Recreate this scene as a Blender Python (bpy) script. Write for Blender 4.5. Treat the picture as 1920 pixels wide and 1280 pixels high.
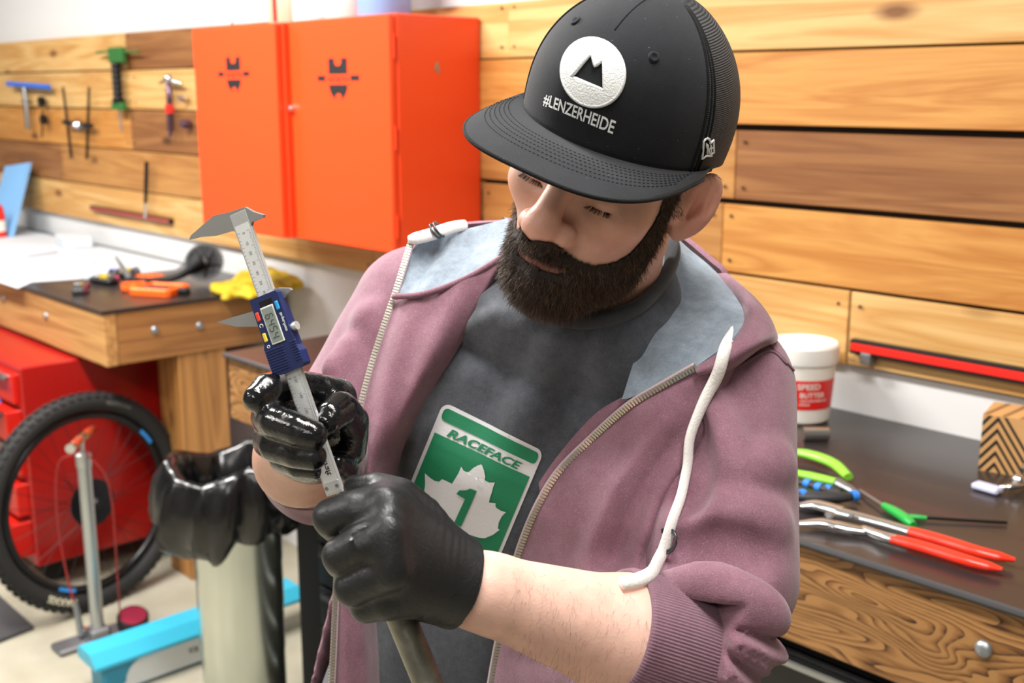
import bpy, bmesh, math, random
import numpy as np
from mathutils import Vector, Matrix
from mathutils.bvhtree import BVHTree
from mathutils.geometry import tessellate_polygon

# ------------------------------------------------------------------ clear
for o in list(bpy.data.objects):
    bpy.data.objects.remove(o, do_unlink=True)
SC = bpy.context.scene
COL = SC.collection
random.seed(4)
RNG = np.random.default_rng(7)

# ------------------------------------------------------------------ camera
# World: X runs along the back wall to the right, Y points into the wall, Z up.
FPX = 2150.0                       # focal length in pixels of the 1920 wide frame
HCAM = 1.65
PITCH = math.atan(470 / FPX)
YAW = math.pi / 2 - math.atan(2060 / math.hypot(FPX, 470))
CAM = np.array([0.0, 0.0, HCAM])
_fh = np.array([-math.sin(YAW), math.cos(YAW), 0.0])
CR = np.array([math.cos(YAW), math.sin(YAW), 0.0])
CF = _fh * math.cos(PITCH) + np.array([0, 0, -math.sin(PITCH)])
CU = _fh * math.sin(PITCH) + np.array([0, 0, math.cos(PITCH)])
cd = bpy.data.cameras.new('camera')
cd.sensor_width = 36.0
cd.lens = FPX / 1920 * 36.0
cd.clip_start = 0.02
cd.clip_end = 60
cd.dof.use_dof = True
cd.dof.focus_distance = 0.97
cd.dof.aperture_fstop = 7.5
cam = bpy.data.objects.new('camera', cd)
COL.objects.link(cam)
cam.location = CAM
cam.rotation_euler = (math.pi / 2 - PITCH, 0, YAW)
SC.camera = cam

# ------------------------------------------------------------------ world, lights, exposure
world = bpy.data.worlds.new('world')
SC.world = world
world.use_nodes = True
bg = world.node_tree.nodes['Background']
bg.inputs[0].default_value = (0.90, 0.95, 1.0, 1)
bg.inputs[1].default_value = 0.3
LAMPS = [  # x, y, z, size along x, size along y, watts: fluorescent ceiling fixtures
    (-2.85, 0.60, 2.85, 1.5, 0.30, 200),
    (-0.45, 0.55, 2.85, 1.5, 0.30, 80),
    (-5.1, 0.60, 2.85, 1.5, 0.30, 80),
    (-2.3, -1.5, 2.85, 1.5, 0.30, 75),
    (0.4, -1.5, 2.85, 1.5, 0.30, 40),
]
for lx, ly, lz, sx, sy, w in LAMPS:
    ld = bpy.data.lights.new('ceiling_tube_light', 'AREA')
    ld.shape = 'RECTANGLE'
    ld.size, ld.size_y = sx, sy
    ld.energy = w
    ld.color = (1.0, 0.975, 0.94)
    lo = bpy.data.objects.new('ceiling_tube_light', ld)
    COL.objects.link(lo)
    lo.location = (lx, ly, lz)
SC.view_settings.view_transform = 'Standard'
SC.view_settings.look = 'None'
SC.view_settings.exposure = -0.5
SC.view_settings.gamma = 1.0
SC.view_settings.use_curve_mapping = False


# ------------------------------------------------------------------ pixel geometry helpers (real planes of the room)
def ray(x, y):
    return CF + CR * ((x - 960) / FPX) + CU * ((640 - y) / FPX)


def W(x, y, D):
    return CAM + ray(x, y) * D


def onz(x, y, z):
    r = ray(x, y)
    return CAM + r * ((z - HCAM) / r[2])


def onY(x, y, Y):
    r = ray(x, y)
    return CAM + r * (Y / r[1])


def onX(x, y, X):
    r = ray(x, y)
    return CAM + r * (X / r[0])


def C2W(P):                         # (right, up, depth) metres in the viewer's frame -> world
    P = np.asarray(P, float)
    return CAM + P[..., 0:1] * CR + P[..., 1:2] * CU + P[..., 2:3] * CF


def P(px, py, D):
    return np.array([(px - 960) / FPX * D, (640 - py) / FPX * D, D])


# ------------------------------------------------------------------ materials
def lin(c):
    if isinstance(c, str):
        c = c.lstrip('#')
        c = [int(c[i:i + 2], 16) / 255 for i in (0, 2, 4)]
    return tuple((v / 12.92 if v <= 0.04045 else ((v + 0.055) / 1.055) ** 2.4) for v in c[:3]) + (1,)


MATS = {}


def mat(name, col=None, rough=0.5, metal=0.0, bump=None, vary=None, coat=0.0, emit=None, spec=0.5, sheen=0.0, alpha=None, sss=0.0):
    """bump=(scale,strength[,detail]) noise bump; vary=(scale, colour2, lo, hi) noise mix"""
    if name in MATS:
        return MATS[name]
    m = bpy.data.materials.new(name)
    MATS[name] = m
    m.use_nodes = True
    nt = m.node_tree
    b = nt.nodes['Principled BSDF']
    b.inputs['Base Color'].default_value = lin(col)
    b.inputs['Roughness'].default_value = rough
    b.inputs['Metallic'].default_value = metal
    b.inputs['Coat Weight'].default_value = coat
    b.inputs['Specular IOR Level'].default_value = spec
    b.inputs['Sheen Weight'].default_value = sheen
    if sss:
        b.inputs['Subsurface Weight'].default_value = sss
        b.inputs['Subsurface Radius'].default_value = (1.0, 0.35, 0.2)
        b.inputs['Subsurface Scale'].default_value = 0.006
    if emit:
        b.inputs['Emission Color'].default_value = lin(col)
        b.inputs['Emission Strength'].default_value = emit
    tc = nt.nodes.new('ShaderNodeTexCoord')
    if vary:
        n = nt.nodes.new('ShaderNodeTexNoise')
        n.inputs['Scale'].default_value = vary[0]
        n.inputs['Detail'].default_value = 5
        nt.links.new(tc.outputs['Object'], n.inputs['Vector'])
        r = nt.nodes.new('ShaderNodeValToRGB')
        r.color_ramp.elements[0].position = vary[2]
        r.color_ramp.elements[1].position = vary[3]
        r.color_ramp.elements[0].color = lin(col)
        r.color_ramp.elements[1].color = lin(vary[1])
        nt.links.new(n.outputs['Fac'], r.inputs[0])
        nt.links.new(r.outputs[0], b.inputs['Base Color'])
    if bump:
        n = nt.nodes.new('ShaderNodeTexNoise')
        n.inputs['Scale'].default_value = bump[0]
        n.inputs['Detail'].default_value = bump[2] if len(bump) > 2 else 3
        nt.links.new(tc.outputs['Object'], n.inputs['Vector'])
        bp = nt.nodes.new('ShaderNodeBump')
        bp.inputs['Strength'].default_value = bump[1]
        bp.inputs['Distance'].default_value = 0.002
        nt.links.new(n.outputs['Fac'], bp.inputs['Height'])
        nt.links.new(bp.outputs[0], b.inputs['Normal'])
    return m


def wood(name, c1, c2, axis='X', scale=1.0, rough=0.55, knots=True, figure=0.35, dark=None):
    """straight grain along an axis, with slow figure and occasional knots; every object gets its own cut of it"""
    if name in MATS:
        return MATS[name]
    m = bpy.data.materials.new(name)
    MATS[name] = m
    m.use_nodes = True
    nt = m.node_tree
    N, Lk = nt.nodes, nt.links
    b = N['Principled BSDF']
    b.inputs['Roughness'].default_value = rough
    b.inputs['Coat Weight'].default_value = 0.12
    b.inputs['Coat Roughness'].default_value = 0.35
    tc = N.new('ShaderNodeTexCoord')
    oi = N.new('ShaderNodeObjectInfo')
    off = N.new('ShaderNodeVectorMath'); off.operation = 'SCALE'
    cmb = N.new('ShaderNodeCombineXYZ')
    for i in range(3):
        Lk.new(oi.outputs['Random'], cmb.inputs[i])
    Lk.new(cmb.outputs[0], off.inputs[0]); off.inputs['Scale'].default_value = 37.0
    add = N.new('ShaderNodeVectorMath'); add.operation = 'ADD'
    Lk.new(tc.outputs['Object'], add.inputs[0]); Lk.new(off.outputs[0], add.inputs[1])
    mp = N.new('ShaderNodeMapping')
    s = {'X': (0.9, 14, 14), 'Y': (14, 0.9, 14), 'Z': (14, 14, 0.9)}[axis]
    mp.inputs['Scale'].default_value = [v * scale for v in s]
    Lk.new(add.outputs[0], mp.inputs['Vector'])
    n1 = N.new('ShaderNodeTexNoise'); n1.inputs['Scale'].default_value = 1.0; n1.inputs['Detail'].default_value = 4
    n1.inputs['Distortion'].default_value = figure * 2
    Lk.new(mp.outputs[0], n1.inputs['Vector'])
    mul = N.new('ShaderNodeMath'); mul.operation = 'MULTIPLY'; mul.inputs[1].default_value = 9.0
    Lk.new(n1.outputs['Fac'], mul.inputs[0])
    fr = N.new('ShaderNodeMath'); fr.operation = 'PINGPONG'; fr.inputs[1].default_value = 1.0
    Lk.new(mul.outputs[0], fr.inputs[0])
    mp2 = N.new('ShaderNodeMapping')
    s2 = {'X': (3, 160, 160), 'Y': (160, 3, 160), 'Z': (160, 160, 3)}[axis]
    mp2.inputs['Scale'].default_value = s2
    Lk.new(add.outputs[0], mp2.inputs['Vector'])
    n2 = N.new('ShaderNodeTexNoise'); n2.inputs['Scale'].default_value = 1.0; n2.inputs['Detail'].default_value = 3
    Lk.new(mp2.outputs[0], n2.inputs['Vector'])
    mx0 = N.new('ShaderNodeMath'); mx0.operation = 'MULTIPLY_ADD'; mx0.inputs[1].default_value = 0.5
    sc2 = N.new('ShaderNodeMath'); sc2.operation = 'MULTIPLY'; sc2.inputs[1].default_value = 0.5
    Lk.new(n2.outputs['Fac'], sc2.inputs[0])
    Lk.new(fr.outputs[0], mx0.inputs[0]); Lk.new(sc2.outputs[0], mx0.inputs[2])
    rp = N.new('ShaderNodeValToRGB')
    rp.color_ramp.elements[0].position = 0.15; rp.color_ramp.elements[1].position = 0.85
    rp.color_ramp.elements[0].color = lin(c1); rp.color_ramp.elements[1].color = lin(c2)
    Lk.new(mx0.outputs[0], rp.inputs[0])
    last = rp.outputs[0]
    if knots:
        v = N.new('ShaderNodeTexVoronoi'); v.inputs['Scale'].default_value = 1.0
        mp3 = N.new('ShaderNodeMapping')
        s3 = {'X': (2.6, 7, 7), 'Y': (7, 2.6, 7), 'Z': (7, 7, 2.6)}[axis]
        mp3.inputs['Scale'].default_value = s3
        Lk.new(add.outputs[0], mp3.inputs['Vector']); Lk.new(mp3.outputs[0], v.inputs['Vector'])
        r3 = N.new('ShaderNodeValToRGB')
        r3.color_ramp.elements[0].position = 0.05; r3.color_ramp.elements[1].position = 0.16
        r3.color_ramp.elements[0].color = (0, 0, 0, 1); r3.color_ramp.elements[1].color = (1, 1, 1, 1)
        Lk.new(v.outputs['Distance'], r3.inputs[0])
        mixk = N.new('ShaderNodeMix'); mixk.data_type = 'RGBA'
        Lk.new(r3.outputs[0], mixk.inputs[0])
        mixk.inputs[6].default_value = lin(dark or '#5a3214')
        Lk.new(last, mixk.inputs[7])
        last = mixk.outputs[2]
    Lk.new(last, b.inputs['Base Color'])
    bp = N.new('ShaderNodeBump'); bp.inputs['Strength'].default_value = 0.25; bp.inputs['Distance'].default_value = 0.002
    Lk.new(mx0.outputs[0], bp.inputs['Height']); Lk.new(bp.outputs[0], b.inputs['Normal'])
    return m


# ------------------------------------------------------------------ object helpers
def tag(o, label=None, cat=None, group=None, kind=None):
    if label: o['label'] = label
    if cat: o['category'] = cat
    if group: o['group'] = group
    if kind: o['kind'] = kind
    return o


def empty(name, loc, label=None, cat=None, group=None, kind=None):
    o = bpy.data.objects.new(name, None)
    COL.objects.link(o)
    o.location = [float(v) for v in loc]
    o.empty_display_size = 0.05
    tag(o, label, cat, group, kind)
    return o


def link(name, me, material=None, parent=None):
    o = bpy.data.objects.new(name, me)
    COL.objects.link(o)
    if material is not None:
        if isinstance(material, (list, tuple)):
            for q in material: me.materials.append(q)
        else:
            me.materials.append(material)
    if parent is not None:
        o.parent = parent
        o.matrix_parent_inverse = Matrix.Translation(-parent.location) if parent.type == 'EMPTY' else Matrix.Identity(4)
    return o


def mesh_np(name, V, Fs, material=None, parent=None, smooth=True, world=True):
    me = bpy.data.meshes.new(name)
    V = np.asarray(V, float)
    me.from_pydata([tuple(v) for v in V.tolist()], [], [tuple(int(i) for i in q) for q in (Fs.tolist() if isinstance(Fs, np.ndarray) else Fs)])
    me.validate()
    if smooth:
        me.polygons.foreach_set('use_smooth', [True] * len(me.polygons))
    me.update()
    return link(name, me, material, parent)


class MB:
    """collects simple shapes into one mesh"""
    def __init__(s): s.v, s.f = [], []

    def add(s, V, Fs):
        n = len(s.v)
        s.v.extend([tuple(float(q) for q in p) for p in V])
        s.f.extend([tuple(int(i) + n for i in q) for q in Fs])
        return s

    def box(s, lo, hi, bev=0.0, M=None):
        lo = np.array(lo, float); hi = np.array(hi, float)
        lo, hi = np.minimum(lo, hi), np.maximum(lo, hi)
        b = min(bev, 0.49 * (hi - lo).min())
        if b <= 0:
            V = [[(lo, hi)[i][0], (lo, hi)[j][1], (lo, hi)[k][2]] for i in (0, 1) for j in (0, 1) for k in (0, 1)]
            Fs = [(0, 1, 3, 2), (4, 6, 7, 5), (0, 4, 5, 1), (2, 3, 7, 6), (0, 2, 6, 4), (1, 5, 7, 3)]
        else:
            V = []; idx = {}
            for i in (0, 1):
                for j in (0, 1):
                    for k in (0, 1):
                        c = [(lo, hi)[i][0], (lo, hi)[j][1], (lo, hi)[k][2]]
                        sg = [1 if q == 0 else -1 for q in (i, j, k)]
                        for ax in range(3):      # vertex lying on the face normal to ax
                            p = list(c)
                            for q in range(3):
                                if q != ax: p[q] += sg[q] * b
                            idx[(i, j, k, ax)] = len(V); V.append(p)
            Fs = []
            for ax in range(3):
                o = [q for q in range(3) if q != ax]
                for e in (0, 1):
                    q = []
                    for (a, c) in ((0, 0), (1, 0), (1, 1), (0, 1)):
                        t = [0, 0, 0]; t[ax] = e; t[o[0]] = a; t[o[1]] = c
                        q.append(idx[(*t, ax)])
                    Fs.append(q)
            for ax in range(3):                  # edge bevels (edges running along ax)
                o = [q for q in range(3) if q != ax]
                for a in (0, 1):
                    for c in (0, 1):
                        t0 = [0, 0, 0]; t1 = [0, 0, 0]; t1[ax] = 1
                        for t in (t0, t1): t[o[0]] = a; t[o[1]] = c
                        Fs.append([idx[(*t0, o[0])], idx[(*t1, o[0])], idx[(*t1, o[1])], idx[(*t0, o[1])]])
            for i in (0, 1):
                for j in (0, 1):
                    for k in (0, 1):
                        Fs.append([idx[(i, j, k, 0)], idx[(i, j, k, 1)], idx[(i, j, k, 2)]])
        if M is not None:
            V = [tuple(M @ Vector(p)) for p in V]
        return s.add(V, Fs)

    def tube(s, pts, r, n=10, cap=True, closed=False, flat=1.0, up=None):
        pts = np.array(pts, float)
        m = len(pts)
        r = np.full(m, r, float) if np.isscalar(r) else np.array(r, float)
        if closed:
            t = np.roll(pts, -1, 0) - np.roll(pts, 1, 0)
        else:
            t = np.gradient(pts, axis=0)
        t /= np.linalg.norm(t, axis=1)[:, None] + 1e-12
        a = np.array(up if up is not None else ((0, 0, 1) if abs(t[0][2]) < 0.9 else (1, 0, 0)), float)
        V = []
        for i in range(m):
            a = a - t[i] * (a @ t[i]); a /= np.linalg.norm(a) + 1e-12
            b = np.cross(t[i], a)
            for k in range(n):
                q = 2 * math.pi * k / n
                V.append(pts[i] + r[i] * (a * math.cos(q) * flat + b * math.sin(q)))
        Fs = []
        for i in range(m if closed else m - 1):
            j = (i + 1) % m
            for k in range(n):
                Fs.append((i * n + k, i * n + (k + 1) % n, j * n + (k + 1) % n, j * n + k))
        if cap and not closed:
            Fs.append(tuple(range(n))[::-1]); Fs.append(tuple((m - 1) * n + k for k in range(n)))
        return s.add(V, Fs)

    def lathe(s, prof, c, axis=(0, 0, 1), n=24, a0=0.0, a1=2 * math.pi):
        """prof: list of (radius, height along axis)"""
        ax = np.array(axis, float); ax /= np.linalg.norm(ax)
        u = np.cross(ax, (0, 0, 1) if abs(ax[2]) < 0.9 else (1, 0, 0)); u /= np.linalg.norm(u)
        v = np.cross(ax, u)
        full = abs(a1 - a0 - 2 * math.pi) < 1e-6
        m = n if full else n + 1
        V = []
        for r, h in prof:
            for k in range(m):
                q = a0 + (a1 - a0) * k / n
                V.append(np.array(c) + ax * h + (u * math.cos(q) + v * math.sin(q)) * r)
        Fs = []
        for i in range(len(prof) - 1):
            for k in range(n):
                k2 = (k + 1) % m
                Fs.append((i * m + k, i * m + k2, (i + 1) * m + k2, (i + 1) * m + k))
        if full:
            if prof[0][0] > 1e-6: Fs.append(tuple(range(m))[::-1])
            if prof[-1][0] > 1e-6: Fs.append(tuple((len(prof) - 1) * m + k for k in range(m)))
        return s.add(V, Fs)

    def prism(s, poly, o, u, v, w, th):
        """extrude a 2D polygon (in u,v) by th along w from origin o"""
        o, u, v, w = (np.array(q, float) for q in (o, u, v, w))
        n = len(poly)
        V = [o + u * a + v * b for a, b in poly] + [o + u * a + v * b + w * th for a, b in poly]
        tri = tessellate_polygon([[Vector((a, b, 0)) for a, b in poly]])
        Fs = [tuple(t) for t in tri] + [tuple(i + n for i in t[::-1]) for t in tri]
        Fs += [(i, (i + 1) % n, n + (i + 1) % n, n + i) for i in range(n)]
        return s.add(V, Fs)

    def ball(s, c, r, n=12, m=8, ax=None):
        r = np.array([r] * 3 if np.isscalar(r) else r, float)
        c = np.array(c, float)
        V = [c + (0, 0, r[2])]
        for i in range(1, m):
            t = math.pi * i / m
            for k in range(n):
                q = 2 * math.pi * k / n
                V.append(c + r * (math.sin(t) * math.cos(q), math.sin(t) * math.sin(q), math.cos(t)))
        V.append(c - (0, 0, r[2]))
        Fs = [(0, 1 + k, 1 + (k + 1) % n) for k in range(n)]
        for i in range(m - 2):
            for k in range(n):
                a = 1 + i * n
                Fs.append((a + k, a + n + k, a + n + (k + 1) % n, a + (k + 1) % n))
        e = 1 + (m - 2) * n
        Fs += [(e + k, len(V) - 1, e + (k + 1) % n) for k in range(n)]
        return s.add(V, Fs)

    def build(s, name, material, parent=None, smooth=False, auto=None, fix=True):
        me = bpy.data.meshes.new(name)
        me.from_pydata(s.v, [], s.f)
        if fix:
            bm = bmesh.new(); bm.from_mesh(me)
            bmesh.ops.recalc_face_normals(bm, faces=bm.faces)
            bm.to_mesh(me); bm.free()
        if smooth:
            me.polygons.foreach_set('use_smooth', [True] * len(me.polygons))
            if auto:
                me.set_sharp_from_angle(angle=math.radians(auto))
        me.update()
        return link(name, me, material, parent)


def spline(pts, n, closed=False):
    """Catmull-Rom through the points, n samples per segment"""
    pts = np.array(pts, float)
    m = len(pts)
    out = []
    rng = m if closed else m - 1
    for i in range(rng):
        if closed:
            p0, p1, p2, p3 = pts[(i - 1) % m], pts[i], pts[(i + 1) % m], pts[(i + 2) % m]
        else:
            p1, p2 = pts[i], pts[i + 1]
            p0 = pts[i - 1] if i > 0 else 2 * p1 - p2
            p3 = pts[i + 2] if i + 2 < m else 2 * p2 - p1
        for k in range(n):
            t = k / n
            out.append(0.5 * ((2 * p1) + (-p0 + p2) * t + (2 * p0 - 5 * p1 + 4 * p2 - p3) * t * t + (-p0 + 3 * p1 - 3 * p2 + p3) * t ** 3))
    if not closed: out.append(pts[-1])
    return np.array(out)


# ---- flat lettering and shapes --------------------------------------------------------------
def text2d(body, size=1.0, bold=0.0, shear=0.0, align='CENTER', space=1.0):
    """returns (verts2d, tris) of a line of lettering, centred vertically on its caps"""
    cu = bpy.data.curves.new('t', 'FONT')
    cu.body = body; cu.size = size; cu.offset = bold * size; cu.shear = shear
    cu.align_x = align; cu.space_character = space
    cu.resolution_u = 3
    o = bpy.data.objects.new('t', cu)
    COL.objects.link(o)
    dg = bpy.context.evaluated_depsgraph_get()
    me = bpy.data.meshes.new_from_object(o.evaluated_get(dg))
    bpy.data.objects.remove(o, do_unlink=True)
    V = np.array([v.co[:2] for v in me.vertices])
    T = [tuple(p.vertices) for p in me.polygons]
    bpy.data.meshes.remove(me); bpy.data.curves.remove(cu)
    if len(V): V[:, 1] -= 0.36 * size
    return V, T


def poly2d(*loops):
    """fill loops (outer, holes...) -> verts, tris"""
    tri = tessellate_polygon([[Vector((a, b, 0)) for a, b in l] for l in loops])
    V = np.array([p for l in loops for p in l], float)
    return V, [tuple(t) for t in tri]


def join2d(*parts):
    V, T = [], []
    for v, t in parts:
        n = sum(len(q) for q in V)
        V.append(np.asarray(v, float)); T += [tuple(i + n for i in q) for q in t]
    return np.concatenate(V), T


def fine(V, T, maxlen):
    """subdivide a 2D mesh so that it can follow a curved surface"""
    bm = bmesh.new()
    vs = [bm.verts.new((p[0], p[1], 0)) for p in V]
    for t in T:
        try: bm.faces.new([vs[i] for i in t])
        except ValueError: pass
    bmesh.ops.triangulate(bm, faces=bm.faces)
    for _ in range(7):
        e = [q for q in bm.edges if q.calc_length() > maxlen]
        if not e: break
        bmesh.ops.subdivide_edges(bm, edges=e, cuts=1)
        bmesh.ops.triangulate(bm, faces=[q for q in bm.faces if len(q.verts) > 3])
    bm.verts.index_update()
    V2 = np.array([v.co[:2] for v in bm.verts]); T2 = [tuple(v.index for v in q.verts) for q in bm.faces]
    bm.free()
    return V2, T2


def flat(name, VT, o, u, v, material, parent, lift=0.0006, th=None):
    """lay a 2D shape on a plane: origin o, unit axes u,v; raised by lift along u x v"""
    V, T = VT
    o, u, v = (np.array(q, float) for q in (o, u, v))
    n = np.cross(u, v); n /= np.linalg.norm(n)
    pts = o + V[:, 0:1] * u + V[:, 1:2] * v + n * lift
    return mesh_np(name, pts, T, material, parent, smooth=False)


def homog(src, dst):
    A = []
    for (x, y), (X, Y) in zip(src, dst):
        A.append([x, y, 1, 0, 0, 0, -X * x, -X * y, -X]); A.append([0, 0, 0, x, y, 1, -Y * x, -Y * y, -Y])
    return np.linalg.svd(np.array(A, float))[2][-1].reshape(3, 3)


def apply_h(Hm, V):
    q = np.c_[V, np.ones(len(V))] @ Hm.T
    return q[:, :2] / q[:, 2:]


def wrap(name, pxy, T, bvh, material, parent, lift=0.0008, smooth=True):
    """print lettering / patches on a curved surface: each vertex is dropped on the surface (bvh in world space)"""
    pts = []
    for x, y in pxy:
        r = Vector(ray(x, y)).normalized()
        loc, nor, _, _ = bvh.ray_cast(Vector(CAM), r)
        if loc is None:
            pts.append(None); continue
        if nor.dot(r) > 0: nor = -nor
        pts.append(np.array(loc + nor * lift))
    idx = {}; V2 = []
    for i, q in enumerate(pts):
        if q is not None: idx[i] = len(V2); V2.append(q)
    T2 = [tuple(idx[i] for i in t) for t in T if all(i in idx for i in t)]
    return mesh_np(name, np.array(V2), T2, material, parent, smooth)


def bvh_of(*objs):
    V, Fs = [], []
    for o in objs:
        n = len(V)
        V += [v.co.copy() for v in o.data.vertices]
        Fs += [tuple(i + n for i in p.vertices) for p in o.data.polygons]
    return BVHTree.FromPolygons(V, Fs)


# ---- sculpting with distance fields -----------------------------------------------------------
def s_cap(p, a, b, r1, r2):
    a = np.asarray(a, np.float32); b = np.asarray(b, np.float32)
    ba = b - a
    pa = p - a
    h = np.clip((pa @ ba) / (ba @ ba + 1e-12), 0, 1)
    d = np.sqrt(((pa - h[..., None] * ba) ** 2).sum(-1))
    return d - (r1 + (r2 - r1) * h)


def s_ell(p, c, r, R=None):
    q = p - np.asarray(c, np.float32)
    if R is not None: q = q @ np.asarray(R, np.float32).T
    r = np.asarray(r, np.float32)
    k0 = np.sqrt(((q / r) ** 2).sum(-1))
    k1 = np.sqrt(((q / (r * r)) ** 2).sum(-1)) + 1e-9
    return k0 * (k0 - 1) / k1


def smin(a, b, k):
    h = np.clip(0.5 + 0.5 * (b - a) / k, 0, 1)
    return b + (a - b) * h - k * h * (1 - h)


def smax(a, b, k):
    return -smin(-a, -b, k)


def surface_nets(fn, lo, hi, h):
    lo = np.array(lo, float); hi = np.array(hi, float)
    n = np.ceil((hi - lo) / h).astype(int) + 1
    xs = [(lo[i] + h * np.arange(n[i])).astype(np.float32) for i in range(3)]
    vals = np.empty(n, np.float32)
    step = max(1, int(400000 / (n[1] * n[2])))
    for i in range(0, n[0], step):
        g = np.stack(np.meshgrid(xs[0][i:i + step], xs[1], xs[2], indexing='ij'), -1)
        vals[i:i + step] = fn(g)
    ins = vals < 0
    c = np.zeros(n - 1, np.int8)
    for dx in (0, 1):
        for dy in (0, 1):
            for dz in (0, 1):
                c += ins[dx:n[0] - 1 + dx, dy:n[1] - 1 + dy, dz:n[2] - 1 + dz]
    act = (c > 0) & (c < 8)
    ijk = np.argwhere(act)
    idx = -np.ones(n - 1, np.int64)
    idx[act] = np.arange(len(ijk))
    acc = np.zeros((len(ijk), 3)); cnt = np.zeros(len(ijk))
    cor = [(a, b, d) for a in (0, 1) for b in (0, 1) for d in (0, 1)]
    cv = {q: vals[ijk[:, 0] + q[0], ijk[:, 1] + q[1], ijk[:, 2] + q[2]] for q in cor}
    for q in cor:
        for ax in range(3):
            if q[ax]: continue
            e = list(q); e[ax] = 1; e = tuple(e)
            va, vb = cv[q], cv[e]
            mk = (va < 0) != (vb < 0)
            t = va[mk] / (va[mk] - vb[mk])
            pt = np.tile(np.array(q, float), (mk.sum(), 1)); pt[:, ax] += t
            acc[mk] += pt; cnt[mk] += 1
    V = lo + (ijk + acc / cnt[:, None]) * h
    Fs = []
    for ax in range(3):
        sl0 = [slice(None)] * 3; sl1 = [slice(None)] * 3
        sl0[ax] = slice(0, -1); sl1[ax] = slice(1, None)
        a, b = ins[tuple(sl0)], ins[tuple(sl1)]
        e = np.argwhere(a != b)
        o1, o2 = [(1, 2), (2, 0), (0, 1)][ax]
        ok = (e[:, o1] > 0) & (e[:, o2] > 0) & (e[:, o1] < n[o1] - 1) & (e[:, o2] < n[o2] - 1)
        e = e[ok]
        sgn = a[tuple(e.T)]
        q = []
        for d1, d2 in ((-1, -1), (0, -1), (0, 0), (-1, 0)):
            t = e.copy(); t[:, o1] += d1; t[:, o2] += d2
            q.append(idx[tuple(t.T)])
        q = np.stack(q, 1)
        q[~sgn] = q[~sgn][:, ::-1]
        Fs.append(q)
    return V, np.concatenate(Fs)


def smooth_np(V, Fs, it=2, lam=0.5):
    V = V.copy()
    E = np.concatenate([Fs[:, [0, 1]], Fs[:, [1, 2]], Fs[:, [2, 3]], Fs[:, [3, 0]]])
    deg = np.bincount(E.ravel(), minlength=len(V)).astype(float)[:, None] + 1e-9
    for _ in range(it):
        s = np.zeros_like(V)
        np.add.at(s, E[:, 0], V[E[:, 1]]); np.add.at(s, E[:, 1], V[E[:, 0]])
        V += lam * (s / deg - V)
    return V


def noise3(p, sc, seed=0):
    """cheap smooth value from a few rotated sines"""
    r = np.random.default_rng(seed)
    out = 0
    for i in range(5):
        d = r.normal(size=3); d /= np.linalg.norm(d)
        out = out + np.sin((p @ (d * sc * (0.6 + 0.35 * i)).astype(np.float32)) + r.uniform(0, 6.28))
    return out / 5


def patch(rows, nu=8, nv=8, th=0.005, disp=None):
    """smooth sheet with thickness through a grid of (px,py,depth) control points; returns world verts, faces, and grid shape"""
    G = np.array([[P(*q) for q in r] for r in rows])
    A = np.array([spline(r, nu) for r in G])
    B = np.array([spline(A[:, j], nv) for j in range(A.shape[1])]).transpose(1, 0, 2)
    m, n = B.shape[:2]
    if disp is not None:
        vv, uu = np.meshgrid(np.linspace(0, 1, m), np.linspace(0, 1, n), indexing='ij')
        B = B + disp(uu, vv, B)
    du = np.gradient(B, axis=1); dv = np.gradient(B, axis=0)
    nn = np.cross(du, dv); nn /= np.linalg.norm(nn, axis=-1, keepdims=True) + 1e-12
    flip = np.sign((nn * B).sum(-1).mean())
    nn = nn * flip                                  # points away from the viewer
    S = np.concatenate([B.reshape(-1, 3), (B + nn * th).reshape(-1, 3)])
    q = lambda i, j: i * n + j
    Fs = []
    N = m * n
    for i in range(m - 1):
        for j in range(n - 1):
            Fs.append((q(i, j), q(i, j + 1), q(i + 1, j + 1), q(i + 1, j)))
            Fs.append((N + q(i, j), N + q(i + 1, j), N + q(i + 1, j + 1), N + q(i, j + 1)))
    per = [(0, j) for j in range(n)] + [(i, n - 1) for i in range(1, m)] + [(m - 1, j) for j in range(n - 2, -1, -1)] + [(i, 0) for i in range(m - 2, 0, -1)]
    for k in range(len(per)):
        a, b = q(*per[k]), q(*per[(k + 1) % len(per)])
        Fs.append((a, N + a, N + b, b))
    return C2W(S), Fs, (m, n)

# =====================================================================================
# THE ROOM
# =====================================================================================
YW = 2.125                     # front of the planks
M_white = mat('wall_paint', '#dcdcdc', 0.7, bump=(60, 0.05))
M_conc = mat('concrete', '#98937f', 0.75, vary=(5, '#aaa595', 0.35, 0.7), bump=(40, 0.15))
M_pine = wood('pine_board', '#bd8642', '#dcb577', 'X', dark='#7a4a1e')
M_cedar = wood('cedar_board', '#b06f2c', '#cd944c', 'X', figure=0.8, dark='#6a3812')
M_brown = wood('weathered_board', '#774620', '#9c6a3a', 'X', dark='#4c2a10')
M_tan = wood('tan_board', '#9a6430', '#bb8749', 'X', dark='#5a3212')
M_black = mat('black_plastic', '#0e0e10', 0.5, spec=.35)
M_blackmat = mat('matte_black', '#101012', 0.8)
M_rubber = mat('rubber', '#1c1c1c', 0.75, bump=(200, 0.2))
M_chrome = mat('chrome', '#d6d8da', 0.18, 1.0)
M_steel = mat('steel', '#a9adb0', 0.35, 1.0, bump=(300, 0.05))
M_steeldull = mat('dull_steel', '#8f9296', 0.5, 0.9)
M_bolt = mat('galvanised', '#a4aab0', 0.42, 0.85, bump=(150, 0.3))

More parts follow.
